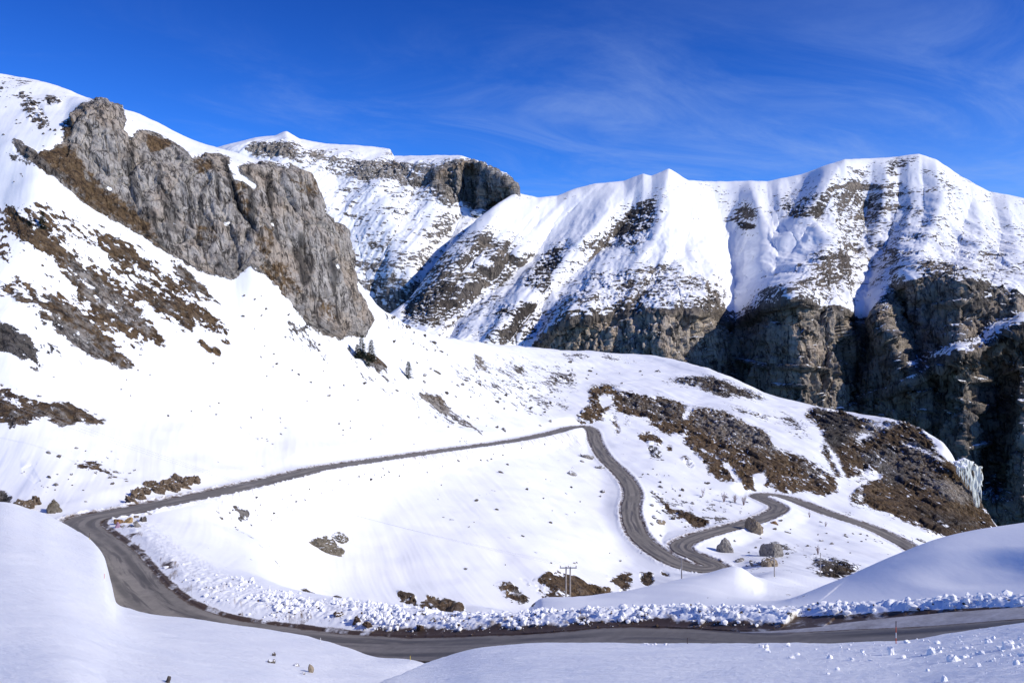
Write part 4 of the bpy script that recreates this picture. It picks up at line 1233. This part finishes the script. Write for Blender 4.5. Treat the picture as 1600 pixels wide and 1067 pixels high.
P_STONE = stone_mat('pink_stone', [(0.3, (0.18, 0.08, 0.14)), (0.5, (0.30, 0.17, 0.26)), (0.72, (0.42, 0.29, 0.38))], 0.05)
BROWN_ROCK = stone_mat('brown_rock', [(0.3, (0.035, 0.025, 0.017)), (0.5, (0.12, 0.085, 0.055)), (0.72, (0.24, 0.19, 0.14))], 0.05, 0.25)
EARTH = stone_mat('clodded_earth', [(0.3, (0.035, 0.022, 0.014)), (0.5, (0.085, 0.055, 0.036)), (0.72, (0.14, 0.10, 0.07))], 0.1)


def lump_geo(seed, sx, sy, sz, sub=3, planes=13, rough=0.12, off=(0, 0, 0), rot=0.0):
    """an angular block: a ball cut by random planes, then roughened"""
    bm = bmesh.new()
    bmesh.ops.create_icosphere(bm, subdivisions=sub, radius=1)
    r = np.random.default_rng(seed)
    N = r.normal(size=(planes, 3)); N /= np.linalg.norm(N, axis=1)[:, None]
    D = r.uniform(0.55, 0.95, planes)
    V = np.array([v.co[:] for v in bm.verts])
    dots = V @ N.T
    R = np.where(dots > 1e-3, D / np.maximum(dots, 1e-3), 9)
    k = np.minimum(1.12, R.min(1))
    k = k * (1 + rough * fbm(V * 1.9 + seed * 1.37, 3, .55))
    V = V * k[:, None] * np.array([sx, sy, sz])
    c, s = math.cos(rot), math.sin(rot)
    V = np.stack([V[:, 0] * c - V[:, 1] * s, V[:, 0] * s + V[:, 1] * c, V[:, 2]], 1) + np.array(off)
    F_ = [[v.index for v in f.verts] for f in bm.faces]
    bm.free()
    return V, F_


def mesh_from(name, parts, mat, smooth_shade=False):
    vs, fs, o = [], [], 0
    for V, F_ in parts:
        vs += [tuple(map(float, v)) for v in V]
        fs += [[i + o for i in f] for f in F_]
        o += len(V)
    me = bpy.data.meshes.new(name)
    me.from_pydata(vs, [], fs)
    me.polygons.foreach_set('use_smooth', [smooth_shade] * len(fs))
    me.materials.append(mat)
    me.update()
    return me


def place(name, me, loc, label, cat, group=None, parent=None):
    ob = bpy.data.objects.new(name, me)
    COL.objects.link(ob)
    ob.location = loc
    if parent is not None:
        ob.parent = parent
        return ob
    ob['label'] = label
    ob['category'] = cat
    if group: ob['group'] = group
    return ob


def empty(name, loc, label, cat, group=None):
    o = bpy.data.objects.new(name, None)
    COL.objects.link(o)
    o.location = loc
    o.empty_display_size = 0.3
    o['label'] = label; o['category'] = cat
    if group: o['group'] = group
    return o


def ground_at(land, u, Y):
    c = int(np.clip(round((u - land.u[0]) / (land.u[1] - land.u[0])), 0, len(land.u) - 1))
    col = land.p[:, c]
    k = int(np.argmin(np.abs(col[:, 1] - Y)))
    return Vector(((u - CX) / F * Y, Y, float(col[k, 2])))


# (column, row of the foot, width, height in picture units, material, label)
BOULDERS = [
 (505, 869, 58, 36, M_STONE, 'broad mossy boulder, the larger of the pair in the middle of the snow bowl'),
 (533, 857, 34, 36, M_STONE, 'dark mossy boulder, the smaller upper one of the pair in the snow bowl'),
 (1137, 863, 28, 22, G_STONE, 'rounded grey boulder on the snow just right of the Z bend'),
 (1207, 870, 36, 32, G_STONE, 'tall split grey boulder on the snow between the lower road and a thin pole'),
 (1206, 884, 30, 18, T_STONE, 'pale wedge boulder directly below the tall split grey boulder'),
 (1180, 832, 28, 27, T_STONE, 'pointed tan boulder standing on the lower edge of the switchback road'),
 (1182, 888, 20, 14, G_STONE, 'low lumpy grey rock to the left below the pale wedge boulder'),
 (1157, 879, 15, 8, G_STONE, 'flat grey stone half sunk in snow near the tip of the Z bend'),
 (1211, 822, 14, 9, B_STONE, 'small reddish rock lying right of the pointed tan boulder'),
 (1168, 886, 8, 5, D_STONE, 'small dark stone between the flat grey stone and the low lumpy rock'),
 (918, 722, 26, 17, G_STONE, 'large grey slab leaning at the left verge of the descending road'),
 (937, 735, 16, 10, G_STONE, 'small grey block below the large slab at the road verge'),
 (893, 747, 18, 13, G_STONE, 'lone grey boulder on open snow left of the descending road'),
 (941, 774, 10, 13, D_STONE, 'small upright dark boulder on snow left of the road bend'),
 (909, 724, 8, 7, G_STONE, 'small grey stone just left of the large roadside slab'),
 (1031, 822, 20, 15, T_STONE, 'pale blocky boulder on the snow inside the long left bend'),
 (1021, 812, 11, 9, D_STONE, 'small dark boulder touching the upper left of the pale blocky boulder'),
 (1018, 822, 10, 8, G_STONE, 'small grey stone left of the pale blocky boulder'),
 (1017, 793, 11, 9, G_STONE, 'rounded grey stone at the upper end of the brown scrub strip'),
 (80, 801, 26, 25, M_STONE, 'rounded brown boulder on the snow above the outer edge of the left hairpin'),
 (184, 818, 15, 9, B_STONE, 'rust coloured boulder at the inner tip of the left hairpin'),
 (201, 816, 15, 10, O_STONE, 'yellow ochre boulder in the row of stones inside the left hairpin'),
 (183, 824, 9, 9, P_STONE, 'small pinkish stone beside the rust coloured boulder inside the hairpin'),
 (213, 822, 13, 10, G_STONE, 'grey boulder to the lower right of the yellow ochre boulder'),
 (203, 825, 10, 7, D_STONE, 'dark greenish stone just below the yellow ochre boulder'),
 (221, 814, 14, 10, D_STONE, 'dark boulder at the right end of the stones inside the left hairpin'),
 (213, 811, 12, 8, T_STONE, 'brownish boulder touching the top of the yellow ochre boulder'),
 (192, 825, 9, 8, M_STONE, 'mossy stone between the pinkish stone and the dark greenish stone'),
 (232, 805, 14, 6, G_STONE, 'flat grey stone at the inner verge of the upper road near the hairpin'),
 (1440, 848, 16, 7, G_STONE, 'flat grey rock on the skyline of the near dune beside the lower road end'),
 (638, 512, 10, 6, D_STONE, 'dark stone on the snow edge under the far shaded gully'),
 (836, 948, 12, 11, D_STONE, 'dark triangular rock at the left tip of the smooth snow drift'),
 (1032, 840, 6, 8, D_STONE, 'tiny upright stone on the snow below the pale blocky boulder'),
]
STAND = {(1207, 870), (1206, 884), (1180, 832), (1137, 863), (201, 816), (213, 822), (221, 814), (184, 818), (183, 824), (80, 801)}
HN = hill.normals()[::3, ::3].reshape(-1, 3)
HP = hill.p[::3, ::3].reshape(-1, 3)


def slope_at(p):
    d = ((HP - np.array(p[:])) ** 2).sum(1)
    k = np.argsort(d)[:60]
    n = Vector(HN[k].mean(0).tolist()).normalized()
    return n if n.z > 0 else -n


for i, (u, v, w, h, m, lab) in enumerate(BOULDERS):
    stand = (u, v) in STAND
    p = hill.locate(u, v - (0 if stand else h * .42))
    s = p.y / F
    W2, H2 = w * s * 0.5, h * s
    big = 5 if w > 25 else 4 if w > 12 else 3
    if stand:
        g = lump_geo(100 + i, W2, W2 * 0.85, H2 * 0.85, big, 16, 0.16, rot=i * 1.7)
        me = mesh_from('boulder', [g], m)
        place('boulder', me, (p.x, p.y + W2 * 0.3, p.z + H2 * 0.08), lab, 'boulder')
    else:       # bedded in the slope
        up = slope_at(p)
        g = lump_geo(100 + i, W2, max(H2 * .75, W2 * .5), min(W2, H2) * 0.62, big, 15, 0.2)
        me = mesh_from('boulder', [g], m)
        o = place('boulder', me, p - up * (min(W2, H2) * .06), lab, 'boulder')
        o.rotation_euler = Vector((0, 0, 1)).rotation_difference(up.lerp(Vector((0, 0, 1)), .25)).to_euler()

OUTCROPS = [
 ([(203, 784, 14, 12), (212, 776, 16, 16), (222, 770, 16, 12), (232, 760, 14, 12), (219, 780, 12, 10), (240, 758, 8, 6)], 'left one of the two brown rock outcrops just above the upper road'),
 ([(246, 768, 18, 14), (258, 762, 20, 16), (270, 766, 18, 14), (281, 760, 18, 16), (292, 756, 18, 16), (303, 753, 12, 10), (275, 750, 12, 10)], 'right one of the two brown rock outcrops just above the upper road'),
 ([(22, 795, 16, 10), (33, 798, 20, 14), (45, 794, 18, 14), (54, 788, 12, 14), (28, 788, 12, 8)], 'jagged dark outcrop rising behind the near snow bank at the left edge'),
]
for i, (L, lab) in enumerate(OUTCROPS):
    base = hill.locate(L[0][0], L[0][1])
    root = empty('rock_outcrop', base, lab, 'outcrop')
    for k, (u, v, w, h) in enumerate(L):
        p = hill.locate(u, v); s = p.y / F
        g = lump_geo(300 + 20 * i + k, w * s * .74, w * s * .6, h * s * .74, 4, 12, 0.38, (0, 0, 0), k)
        place('block', mesh_from('block', [g], BROWN_ROCK), (p.x - base.x, p.y - base.y + w * s * .2, p.z - base.z + h * s * .12), '', '', parent=root)

# earth clods on the ploughed bank and stones on the near bank
for i, (u, v, w, h, m, lab) in enumerate([(557, 975, 14, 12, EARTH, 'brown earth clod on the ploughed snow, left of a second clod'), (575, 979, 15, 9, EARTH, 'brown earth clod on the ploughed snow, right of a taller clod'),
                                          (656, 985, 10, 11, EARTH, 'dark earth lump in the ploughed snow above the middle of the road'), (528, 962, 16, 6, EARTH, 'flat brown turf on the upper edge of the ploughed snow')]):
    p = hill.locate(u, v); s = p.y / F
    place('earth_clod', mesh_from('earth_clod', [lump_geo(400 + i, w * s * .55, w * s * .45, h * s * .7, 3, 12, .3)], m), (p.x, p.y + .1, p.z + h * s * .3), lab, 'clod')
for i, (u, v, w, h, m, lab) in enumerate([(428, 1024, 5, 6, D_STONE, 'tiny dark stone on the near snow, topmost of the stones there'), (425, 1035, 11, 7, D_STONE, 'dark curved stone on the near snow below the tiny dark one'),
                                          (463, 1040, 9, 5, G_STONE, 'flat grey stone on the near snow left of the long pinkish one'), (486, 1050, 8, 15, T_STONE, 'long upright pinkish stone on the near snow bank'),
                                          (474, 1053, 7, 4, G_STONE, 'low grey pebble on the near snow below the flat grey stone'), (263, 1066, 8, 9, D_STONE, 'dark stone cut by the bottom edge of the picture')]):
    p = bank.locate(u, v); s = p.y / F
    place('small_stone', mesh_from('small_stone', [lump_geo(420 + i, w * s * .55, w * s * .6, h * s * .65, 3, 10, .2)], m), (p.x, p.y, p.z + h * s * .28), lab, 'stone')

# stones scattered on the snow, by slope
PEB = [mesh_from('loose_stone', [lump_geo(500 + k, 1, rnd.uniform(.6, .9), rnd.uniform(.45, .75), 2, 9, .2)], m) for k, m in enumerate([D_STONE, G_STONE, D_STONE, M_STONE, D_STONE, G_STONE])]


def inside(pts, u, v):
    r = False
    for (ax, ay), (bx, by) in zip(pts, pts[1:] + pts[:1]):
        if (ay > v) != (by > v) and u < (bx - ax) * (v - ay) / (by - ay) + ax: r = not r
    return r


RXY = RD[:, :2]


def scatter(poly, n, lo, hi, label, group):
    us = [a for a, _ in poly]; vs = [b for _, b in poly]
    got = 0
    for _ in range(n * 30):
        if got >= n: break
        u, v = rnd.uniform(min(us), max(us)), rnd.uniform(min(vs), max(vs))
        if not inside(poly, u, v): continue
        if pt.P[int(min(RH - 1, max(0, v))), int(min(RW - 1, max(0, u)))] > .6: continue
        p = hill.locate(u, v)
        if np.hypot(RXY[:, 0] - p.x, RXY[:, 1] - p.y).min() < 5.5: continue
        got += 1
        s = p.y / F * (lo + (hi - lo) * rnd.random() ** 2.2) * 0.5
        o = place('loose_stone', PEB[rnd.randrange(6)], (p.x, p.y, p.z + s * .2), label, 'stone', group)
        o.scale = (s * rnd.uniform(1, 1.5), s, s * rnd.uniform(.8, 1.2))
        o.rotation_euler = (rnd.uniform(-.2, .2), rnd.uniform(0.1, .7), rnd.uniform(0, 6.28))


scatter([(380, 440), (520, 545), (640, 620), (760, 690), (700, 700), (520, 690), (380, 560)], 42, 3, 7, 'small stone on the broad snow slope between grey cliff and upper road', 'stones on the slope under the grey cliff')
scatter([(590, 480), (700, 540), (860, 620), (890, 655), (780, 685), (680, 620), (600, 540)], 60, 3.5, 11, 'loose rock on the snow slope right of the conifers above the road', 'rocks on the slope right of the conifers')
scatter([(760, 560), (1000, 570), (1100, 585), (1000, 600), (900, 600), (800, 640)], 26, 3, 8, 'small dark stone on the flat snow shoulder under the tan gorge cliff', 'stones on the snow shoulder under the gorge cliff')
scatter([(1000, 720), (1180, 780), (1170, 815), (1060, 845), (1010, 790)], 34, 3, 9, 'loose rock on the snow between the brown knoll and the switchback road', 'rocks between the knoll and the switchbacks')
scatter([(1130, 845), (1240, 800), (1400, 850), (1300, 880), (1150, 890)], 40, 3, 8, 'small stone on the lower snowfield right of the Z bend', 'stones on the lower snowfield')
scatter([(330, 792), (480, 754), (560, 734), (740, 714), (880, 682), (880, 692), (740, 728), (560, 754), (480, 780), (400, 840), (350, 825)], 60, 2.5, 7, 'small stone on the steep snow bank just below the upper road', 'stones on the bank below the upper road')
scatter([(640, 770), (860, 700), (960, 780), (1000, 870), (900, 890), (760, 880)], 24, 3, 7, 'small stone on the smooth snow bowl left of the descending road', 'stones in the snow bowl')
scatter([(0, 130), (90, 150), (110, 205), (60, 260), (0, 300)], 20, 3, 8, 'dark rock on the high snow slope at the upper left corner', 'rocks on the high left slope')
scatter([(170, 480), (330, 560), (500, 690), (320, 690), (180, 620)], 16, 3, 6, 'small stone on the snow below the slanting brown outcrops', 'stones below the slanting outcrops')
scatter([(20, 690), (200, 700), (230, 745), (120, 790), (90, 770)], 22, 3, 9, 'small rock on the snow above the left hairpin', 'rocks above the left hairpin')

# ------------------------------------------------------------------ conifers and bare shrubs
NEEDLE = plain_mat('dark_needles', (0.014, 0.024, 0.014), 0.9, 0.5, 1.5)
BARK = plain_mat('conifer_bark', (0.07, 0.05, 0.04), 0.9, 0.3, 2)
TWIG = plain_mat('bare_twigs', (0.20, 0.12, 0.11), 0.9, 0.3, 2)


def tube(pts, rads, n=6):
    V, F_ = [], []
    for k, (p, r) in enumerate(zip(pts, rads)):
        d = (Vector(pts[min(k + 1, len(pts) - 1)]) - Vector(pts[max(0, k - 1)])).normalized()
        a = d.orthogonal().normalized(); b = d.cross(a)
        for i in range(n):
            t = 2 * math.pi * i / n
            V.append(Vector(p) + (a * math.cos(t) + b * math.sin(t)) * r)
    for k in range(len(pts) - 1):
        for i in range(n):
            F_.append((k * n + i, k * n + (i + 1) % n, (k + 1) * n + (i + 1) % n, (k + 1) * n + i))
    F_.append(tuple(range(n))[::-1]); F_.append(tuple((len(pts) - 1) * n + i for i in range(n)))
    return V, F_


def conifer(u, v, hpx, label, wide=0.26, seed=0, group=None):
    p = hill.locate(u, v); H = hpx * p.y / F
    r = random.Random(seed)
    root = empty('conifer_tree', p - Vector((0, 0, .3)), label, 'tree', group)
    place('trunk', mesh_from('trunk', [tube([(0, 0, 0), (.02 * H, 0, H * .5), (0, 0, H * .98)], [H * .022, H * .014, H * .003])], BARK), (0, 0, 0), '', '', parent=root)
    V, Fc = [], []
    nw = 17
    for k in range(nw):
        f = k / (nw - 1)
        z = H * (.10 + .88 * f)
        L = H * wide * 1.35 * (1 - f) ** .7 * r.uniform(.75, 1.1) + H * .02
        for b in range(r.randint(6, 9)):
            if r.random() < .12: continue
            a = r.uniform(0, 6.28); Lb = L * r.uniform(.6, 1.1)
            d = Vector((math.cos(a), math.sin(a), 0)); s = Vector((-d.y, d.x, 0))
            for q in range(6):
                t0 = q / 6
                c = d * Lb * (t0 + .1) + Vector((0, 0, z + Lb * (.12 * t0 - .45 * t0 * t0)))
                for side in (-1, 1):
                    w = H * .05 * (1.2 - t0) * r.uniform(.7, 1.3)
                    e = c + d * w * .9 + s * side * w * 1.1 + Vector((0, 0, -w * r.uniform(.3, 1.0)))
                    o = len(V)
                    V += [c - d * w * .4, c + d * w * .7, e, c + s * side * w * .5 + Vector((0, 0, -w * .5))]
                    Fc.append((o, o + 1, o + 2, o + 3))
    place('crown', mesh_from('crown', [(V, Fc)], NEEDLE), (0, 0, 0), '', '', parent=root)
    return root


conifer(566, 562, 40, 'tallest dark conifer of the clump at the foot of the grey cliff', .26, 1)
conifer(580, 566, 37, 'right-hand conifer of the clump at the foot of the grey cliff', .27, 2)
conifer(558, 560, 24, 'small conifer on the left side of the clump below the cliff', .34, 3)
conifer(574, 572, 20, 'short bushy conifer at the lower front of the clump below the cliff', .42, 4)
conifer(638, 591, 28, 'lone dark conifer on the snow to the right of the cliff foot', .30, 5)
conifer(66, 358, 30, 'lone conifer on top of the long slanting brown outcrop', .26, 6)
conifer(48, 352, 14, 'low bushy conifer left of the one on the slanting outcrop', .45, 7)
conifer(546, 548, 10, 'tiny dark bush conifer directly under the right end of the cliff', .45, 8)


def shrub(u, v, hpx, label, seed, dens=26):
    p = hill.locate(u, v); H = hpx * p.y / F
    r = random.Random(seed)
    parts = []
    for k in range(dens):
        a = r.uniform(0, 6.28); t = r.uniform(.05, .5)
        e = Vector((math.cos(a) * t * H * .7, math.sin(a) * t * H * .7, H * r.uniform(.55, 1.0)))
        mpt = e * .5 + Vector((r.uniform(-.06, .06) * H, r.uniform(-.06, .06) * H, 0))
        parts.append(tube([(0, 0, -.2), mpt, e], [.035, .025, .012], 4))
        for j in range(3):
            b = mpt.lerp(e, r.uniform(0, .9))
            parts.append(tube([b, b + Vector((r.uniform(-.16, .16), r.uniform(-.16, .16), r.uniform(.05, .25))) * H], [.02, .008], 3))
    return place('bare_shrub', mesh_from('bare_shrub', parts, TWIG), p, label, 'shrub')


shrub(1131, 784, 16, 'leftmost of the three leafless pinkish shrubs on the snow above the switchback', 1)
shrub(1148, 785, 14, 'middle one of the three leafless pinkish shrubs on the snow above the switchback', 2)
shrub(1162, 789, 16, 'rightmost of the three leafless pinkish shrubs on the snow above the switchback', 3)
shrub(1098, 775, 14, 'leafless thin shrub on the snow below the brown knoll', 4, 14)
shrub(1265, 808, 9, 'sparse little shrub on the snow just below the lowest road', 5, 12)
shrub(1278, 866, 14, 'leafless shrub beside the pole at the dark scrub patch', 6, 18)
shrub(1290, 822, 8, 'sparse twiggy shrub on the open lower snowfield', 7, 12)

# ------------------------------------------------------------------ poles, markers and wires
WOOD = plain_mat('weathered_wood', (0.34, 0.31, 0.28), 0.85, 0.25, 1.5)
METAL = plain_mat('grey_steel', (0.30, 0.30, 0.31), 0.5, 0.15, 3, 0.6)
WIRE = plain_mat('aluminium_wire', (0.55, 0.55, 0.56), 0.5, 0.1, 3)
CERAM = plain_mat('brown_ceramic', (0.12, 0.06, 0.04), 0.3, 0.2, 5)
RED = plain_mat('red_marker_paint', (0.55, 0.09, 0.04), 0.5, 0.15, 6)
WHITE = plain_mat('white_marker_paint', (0.75, 0.74, 0.72), 0.5, 0.08, 6)
YEL = plain_mat('yellow_marker_paint', (0.65, 0.50, 0.08), 0.5, 0.12, 6)
DARK = plain_mat('dark_marker', (0.06, 0.04, 0.04), 0.6, 0.2, 6)


def h_pole():
    Y = 128.0
    top = -(885 - HY) / F * Y
    a = ground_at(hill, 884.5, Y); b = ground_at(hill, 891.0, Y)
    base = min(a.z, b.z) - .6
    root = empty('power_pole', (a.x * .5 + b.x * .5, Y, base), 'twin wooden power pole with crossarm behind the smooth snow drift', 'power pole')
    w = (b.x - a.x) / 2
    Ht = top - base
    for sx in (-w, w):
        place('pole', mesh_from('pole', [tube([(sx, 0, 0), (sx, 0, Ht)], [.15, .11], 10)], WOOD), (0, 0, 0), '', '', parent=root)
    V, Fc = lump_geo(1, 1, 1, 1, 1)
    bm = bmesh.new(); bmesh.ops.create_cube(bm, size=1)
    Vc = np.array([v.co[:] for v in bm.verts]); Fq = [[v.index for v in f.verts] for f in bm.faces]; bm.free()
    arm = place('crossarm', mesh_from('crossarm', [(Vc * np.array([2.7, .12, .15]) + np.array([0, -.22, Ht - .12]), Fq)], METAL), (0, 0, 0), '', '', parent=root)
    pts = []
    for sx in (-1.25, 0, 1.25):
        prof = [(0, .03), (.06, .05), (.08, .09), (.12, .04), (.15, .09), (.19, .04), (.22, .08), (.27, .03)]
        V, Fc = tube([(sx, -.22, Ht - .03 + z) for z, _ in prof], [q for _, q in prof], 8)
        place('insulator', mesh_from('insulator', [(V, Fc)], CERAM), (0, 0, 0), '', '', parent=arm)
        pts.append(Vector(root.location) + Vector((sx, -.22, Ht + .25)))
    return pts


wires = h_pole()
for k, p in enumerate(wires):
    q = Vector(((-260 - CX) / F * 150, 150, -(500 + 9 * k - HY) / F * 150))
    pts = [p.lerp(q, t / 40) - Vector((0, 0, 4.2 * (1 - (2 * t / 40 - 1) ** 2))) for t in range(41)]
    place('power_line', mesh_from('power_line', [tube(pts, [.009] * 41, 5)], WIRE, True), (0, 0, 0),
          ['thin overhead wire from the left end of the power pole crossarm', 'thin overhead wire from the middle of the power pole crossarm', 'thin overhead wire from the right end of the power pole crossarm'][k], 'wire', 'overhead wires across the left slope')


def single_pole(u, vtop, vbase, label, Y=None):
    p = hill.locate(u, vbase) if Y is None else ground_at(hill, u, Y)
    top = -(vtop - HY) / F * p.y
    H = top - p.z
    root = empty('slim_pole', p - Vector((0, 0, .4)), label, 'pole')
    place('pole', mesh_from('pole', [tube([(0, 0, 0), (0, 0, H + .4)], [.11, .08], 8)], WOOD), (0, 0, 0), '', '', parent=root)
    place('cap', mesh_from('cap', [tube([(0, 0, H + .36), (0, 0, H + .42), (0, 0, H + .5)], [.12, .12, .03], 8)], METAL), (0, 0, 0), '', '', parent=root)


single_pole(1065, 873, 902, 'slim pole behind the crest of the snow drift, in front of the Z bend', 118)
single_pole(1210, 868, 901, 'slim pole on the snow in front of the split grey boulder')
single_pole(1282, 864, 901, 'slim pole in front of the dark scrub patch near the snow dune')
single_pole(1426, 843, 857, 'short slim pole where the lowest road passes behind the snow dune', 258)


def marker(land, u, vtop, vbase, label, cols, lean=0.0):
    p = land.locate(u, vbase)
    H = (vbase - vtop) * p.y / F
    root = empty('snow_marker', p - Vector((0, 0, .25)), label, 'snow marker')
    n = len(cols)
    for k, m in enumerate(cols):
        z0 = (H + .25) * k / n if k else 0.0
        z1 = (H + .25) * (k + 1) / n
        place('band', mesh_from('band', [tube([(lean * z0, 0, z0), (lean * z1, 0, z1)], [.022, .02], 8)], m), (0, 0, 0), '', '', parent=root)


marker(bank, 1400, 970, 1005, 'tall red and white snow marker at the near edge of the right-hand road', [WHITE, RED, WHITE, RED, DARK])
marker(bank, 163, 888, 906, 'faded pink snow marker on the shaded bank left of the road', [WHITE, RED, WHITE])
marker(bank, 140, 832, 843, 'short yellow and purple marker at the outer edge of the left hairpin', [YEL, DARK])
marker(bank, 501, 996, 1004, 'short white marker on the bank where the road emerges left of centre', [WHITE, WHITE])
marker(bank, 1074, 996, 1005, 'small dark marker at the near road edge right of centre', [DARK, DARK])
marker(bank, 641, 1024, 1032, 'tiny pale marker at the lowest point of the near road edge', [WHITE, YEL])

# ------------------------------------------------------------------ frozen icefall at the knoll's edge
CHUNK = plain_mat('snow_lump', (0.88, 0.89, 0.91), 0.7, 0.03, 4)
ICE = plain_mat('pale_green_ice', (0.76, 0.78, 0.69), 0.5, 0.14, 0.6)
_t = NT(ICE.node_tree)
_b = _t.n['Principled BSDF']
_p = _t.node('ShaderNodeNewGeometry').outputs['Position']
_n = _t.noise(_t.mapping(_p, scale=(1, 1, .35)), 0.45, 5, .6)
_old = _b.inputs['Base Color'].links[0].from_socket
_t.l.new(_t.mix(_t.step(_n, .58, .64), _old, (0.11, 0.085, 0.06)), _b.inputs['Base Color'])


def icefall():
    Y0 = 391.0
    r = random.Random(3)
    s = Y0 / F
    base = Vector(((1512 - CX) * s, Y0, -(735 - HY) * s))
    root = empty('frozen_icefall', base, 'pale greenish frozen icefall hanging at the right edge of the brown knoll', 'icefall')
    loc = lambda u, v, dy=0.0: Vector(((u - 1512) * s, dy, -(v - 735) * s))
    g = lump_geo(61, 5.2, 3.2, 2.3, 4, 14, .35, tuple(loc(1506, 724, .6)), 0)
    place('snow_cap', mesh_from('snow_cap', [g], CHUNK), (0, 0, 0), '', '', parent=root)
    tops = [(1492, 727, 740), (1495, 722, 744), (1499, 720, 748), (1502, 718, 752), (1505, 717, 757), (1508, 717, 760), (1511, 717, 766), (1513, 719, 774), (1516, 720, 780), (1518, 722, 790),
            (1520, 724, 800), (1522, 726, 806), (1524, 727, 810), (1526, 728, 800), (1528, 728, 778), (1530, 728, 758)]
    for k, (u, v0, v1) in enumerate(tops):
        if k in (6, 9): v0 += 12
        n = 9
        pts, rad = [], []
        w = r.uniform(.42, .72)
        for q in range(n):
            f = q / (n - 1)
            p = loc(u + r.uniform(-.6, .6), v0 + (v1 - v0) * f, -1.2 + r.uniform(-.5, .5) - 1.0 * f)
            pts.append(p); rad.append(w * (1.0 - .75 * f ** 2) * r.uniform(.75, 1.25))
        place('ice_column', mesh_from('ice_column', [tube(pts, rad, 8)], ICE, True), (0, 0, 0), '', '', parent=root)


icefall()

# ------------------------------------------------------------------ snow lumps
CH = [mesh_from('snow_chunk', [lump_geo(700 + k, 1, rnd.uniform(.7, 1), rnd.uniform(.7, 1), 2, 9, .25)], CHUNK) for k in range(8)]
for i, (u, v, w, h, lab) in enumerate([(1574, 1014, 13, 13, 'biggest snow chunk on the near bank, a pointed lump by the right edge'), (1392, 1022, 9, 15, 'tall cone-shaped snow chunk on the near bank below the red marker'),
                                       (1474, 1064, 9, 8, 'snow chunk at the bottom edge of the picture right of centre'), (1490, 1032, 14, 11, 'cluster-sized snow chunk in the middle of the scattered lumps'),
                                       (1456, 1022, 11, 11, 'rough snow chunk left of the middle cluster on the near bank')]):
    p = bank.locate(u, v); s = p.y / F
    place('snow_chunk', mesh_from('snow_chunk', [lump_geo(720 + i, w * s * .6, w * s * .5, h * s * .8, 3, 10, .25)], CHUNK), (p.x, p.y, p.z + h * s * .3), lab, 'snow chunk')
n = 0
while n < 265:
    u = 1600 - 420 * rnd.random() ** 1.5; v = rnd.gauss(1018, 17)
    if v > 1066 or v < 1002 - max(0, (u - 1400)) * .16: continue
    p = bank.locate(u, v)
    if p.y > 44: continue
    s = p.y / F * (1.0 + 5.5 * rnd.random() ** 5)
    o = place('snow_chunk', CH[rnd.randrange(8)], (p.x, p.y, p.z + s * .25), 'small lump of thrown snow on the near bank at the lower right', 'snow chunk', 'snow lumps on the near bank')
    o.scale = (s, s, s * rnd.uniform(.7, 1.3)); o.rotation_euler = (0, 0, rnd.uniform(0, 6.28))
    n += 1
for k in range(14):
    u = rnd.choice([rnd.uniform(1005, 1060), rnd.uniform(1180, 1340)])
    v = 1006 + rnd.uniform(0, 1.5) if u < 1100 else rnd.uniform(1005, 1012)
    p = bank.locate(u, v); s = p.y / F * rnd.uniform(1.5, 3.5)
    o = place('snow_chunk', CH[rnd.randrange(8)], (p.x, p.y, p.z + s * .2), 'snow lump on the crest of the near bank below the middle of the road', 'snow chunk', 'snow lumps on the bank crest')
    o.scale = (s * 1.4, s, s * .8); o.rotation_euler = (0, 0, rnd.uniform(0, 6.28))

# rubble thrown up by the plough: beyond counting
R5 = np.concatenate(RUB)
rs = np.random.default_rng(5)


def rubble(name, n, lo, hi, mat, sel):
    cand = R5[sel]
    w = np.clip(cand[:, 1], 20, 200) ** 2 / 2500.0          # even cover: far ground has fewer vertices
    nz = fbm(np.stack([cand[:, 0] / 5, cand[:, 1] / 5, cand[:, 0] * 0], -1), 3, .6)
    w = w * (1 - .6 * smooth(16, 24, cand[:, 0])) * (.08 + smooth(-.15, .5, nz)) * smooth(105, 60, cand[:, 1] - 0.25 * cand[:, 0])
    idx = rs.choice(len(cand), n, p=w / w.sum())
    bases = [lump_geo(800 + k, 1, .85, .8, 1, 8, .3) for k in range(6)]
    VV, FF, o = [], [], 0
    for i in idx:
        V, Fc = bases[rs.integers(6)]
        s = lo + (hi - lo) * rs.random() ** 5
        a = rs.random() * 6.28
        c, d = math.cos(a), math.sin(a)
        q = np.stack([V[:, 0] * c - V[:, 1] * d, V[:, 0] * d + V[:, 1] * c, V[:, 2]], 1) * s * rs.uniform(.7, 1.2, 3)
        VV.append(q + cand[i, :3] + np.array([0, 0, s * .25])); FF += [[k + o for k in f] for f in Fc]; o += len(V)
    me = bpy.data.meshes.new(name)
    me.from_pydata(np.concatenate(VV).tolist(), [], FF)
    me.materials.append(mat)
    ob = bpy.data.objects.new(name, me); COL.objects.link(ob)
    ob['kind'] = 'stuff'
    return ob


rubble('snow_rubble', 3200, .04, .36, CHUNK, R5[:, 3] > .15)
rubble('earth_crumbs', 1100, .03, .16, EARTH, (R5[:, 4] < 6.6) | (rs.random(len(R5)) < .12))
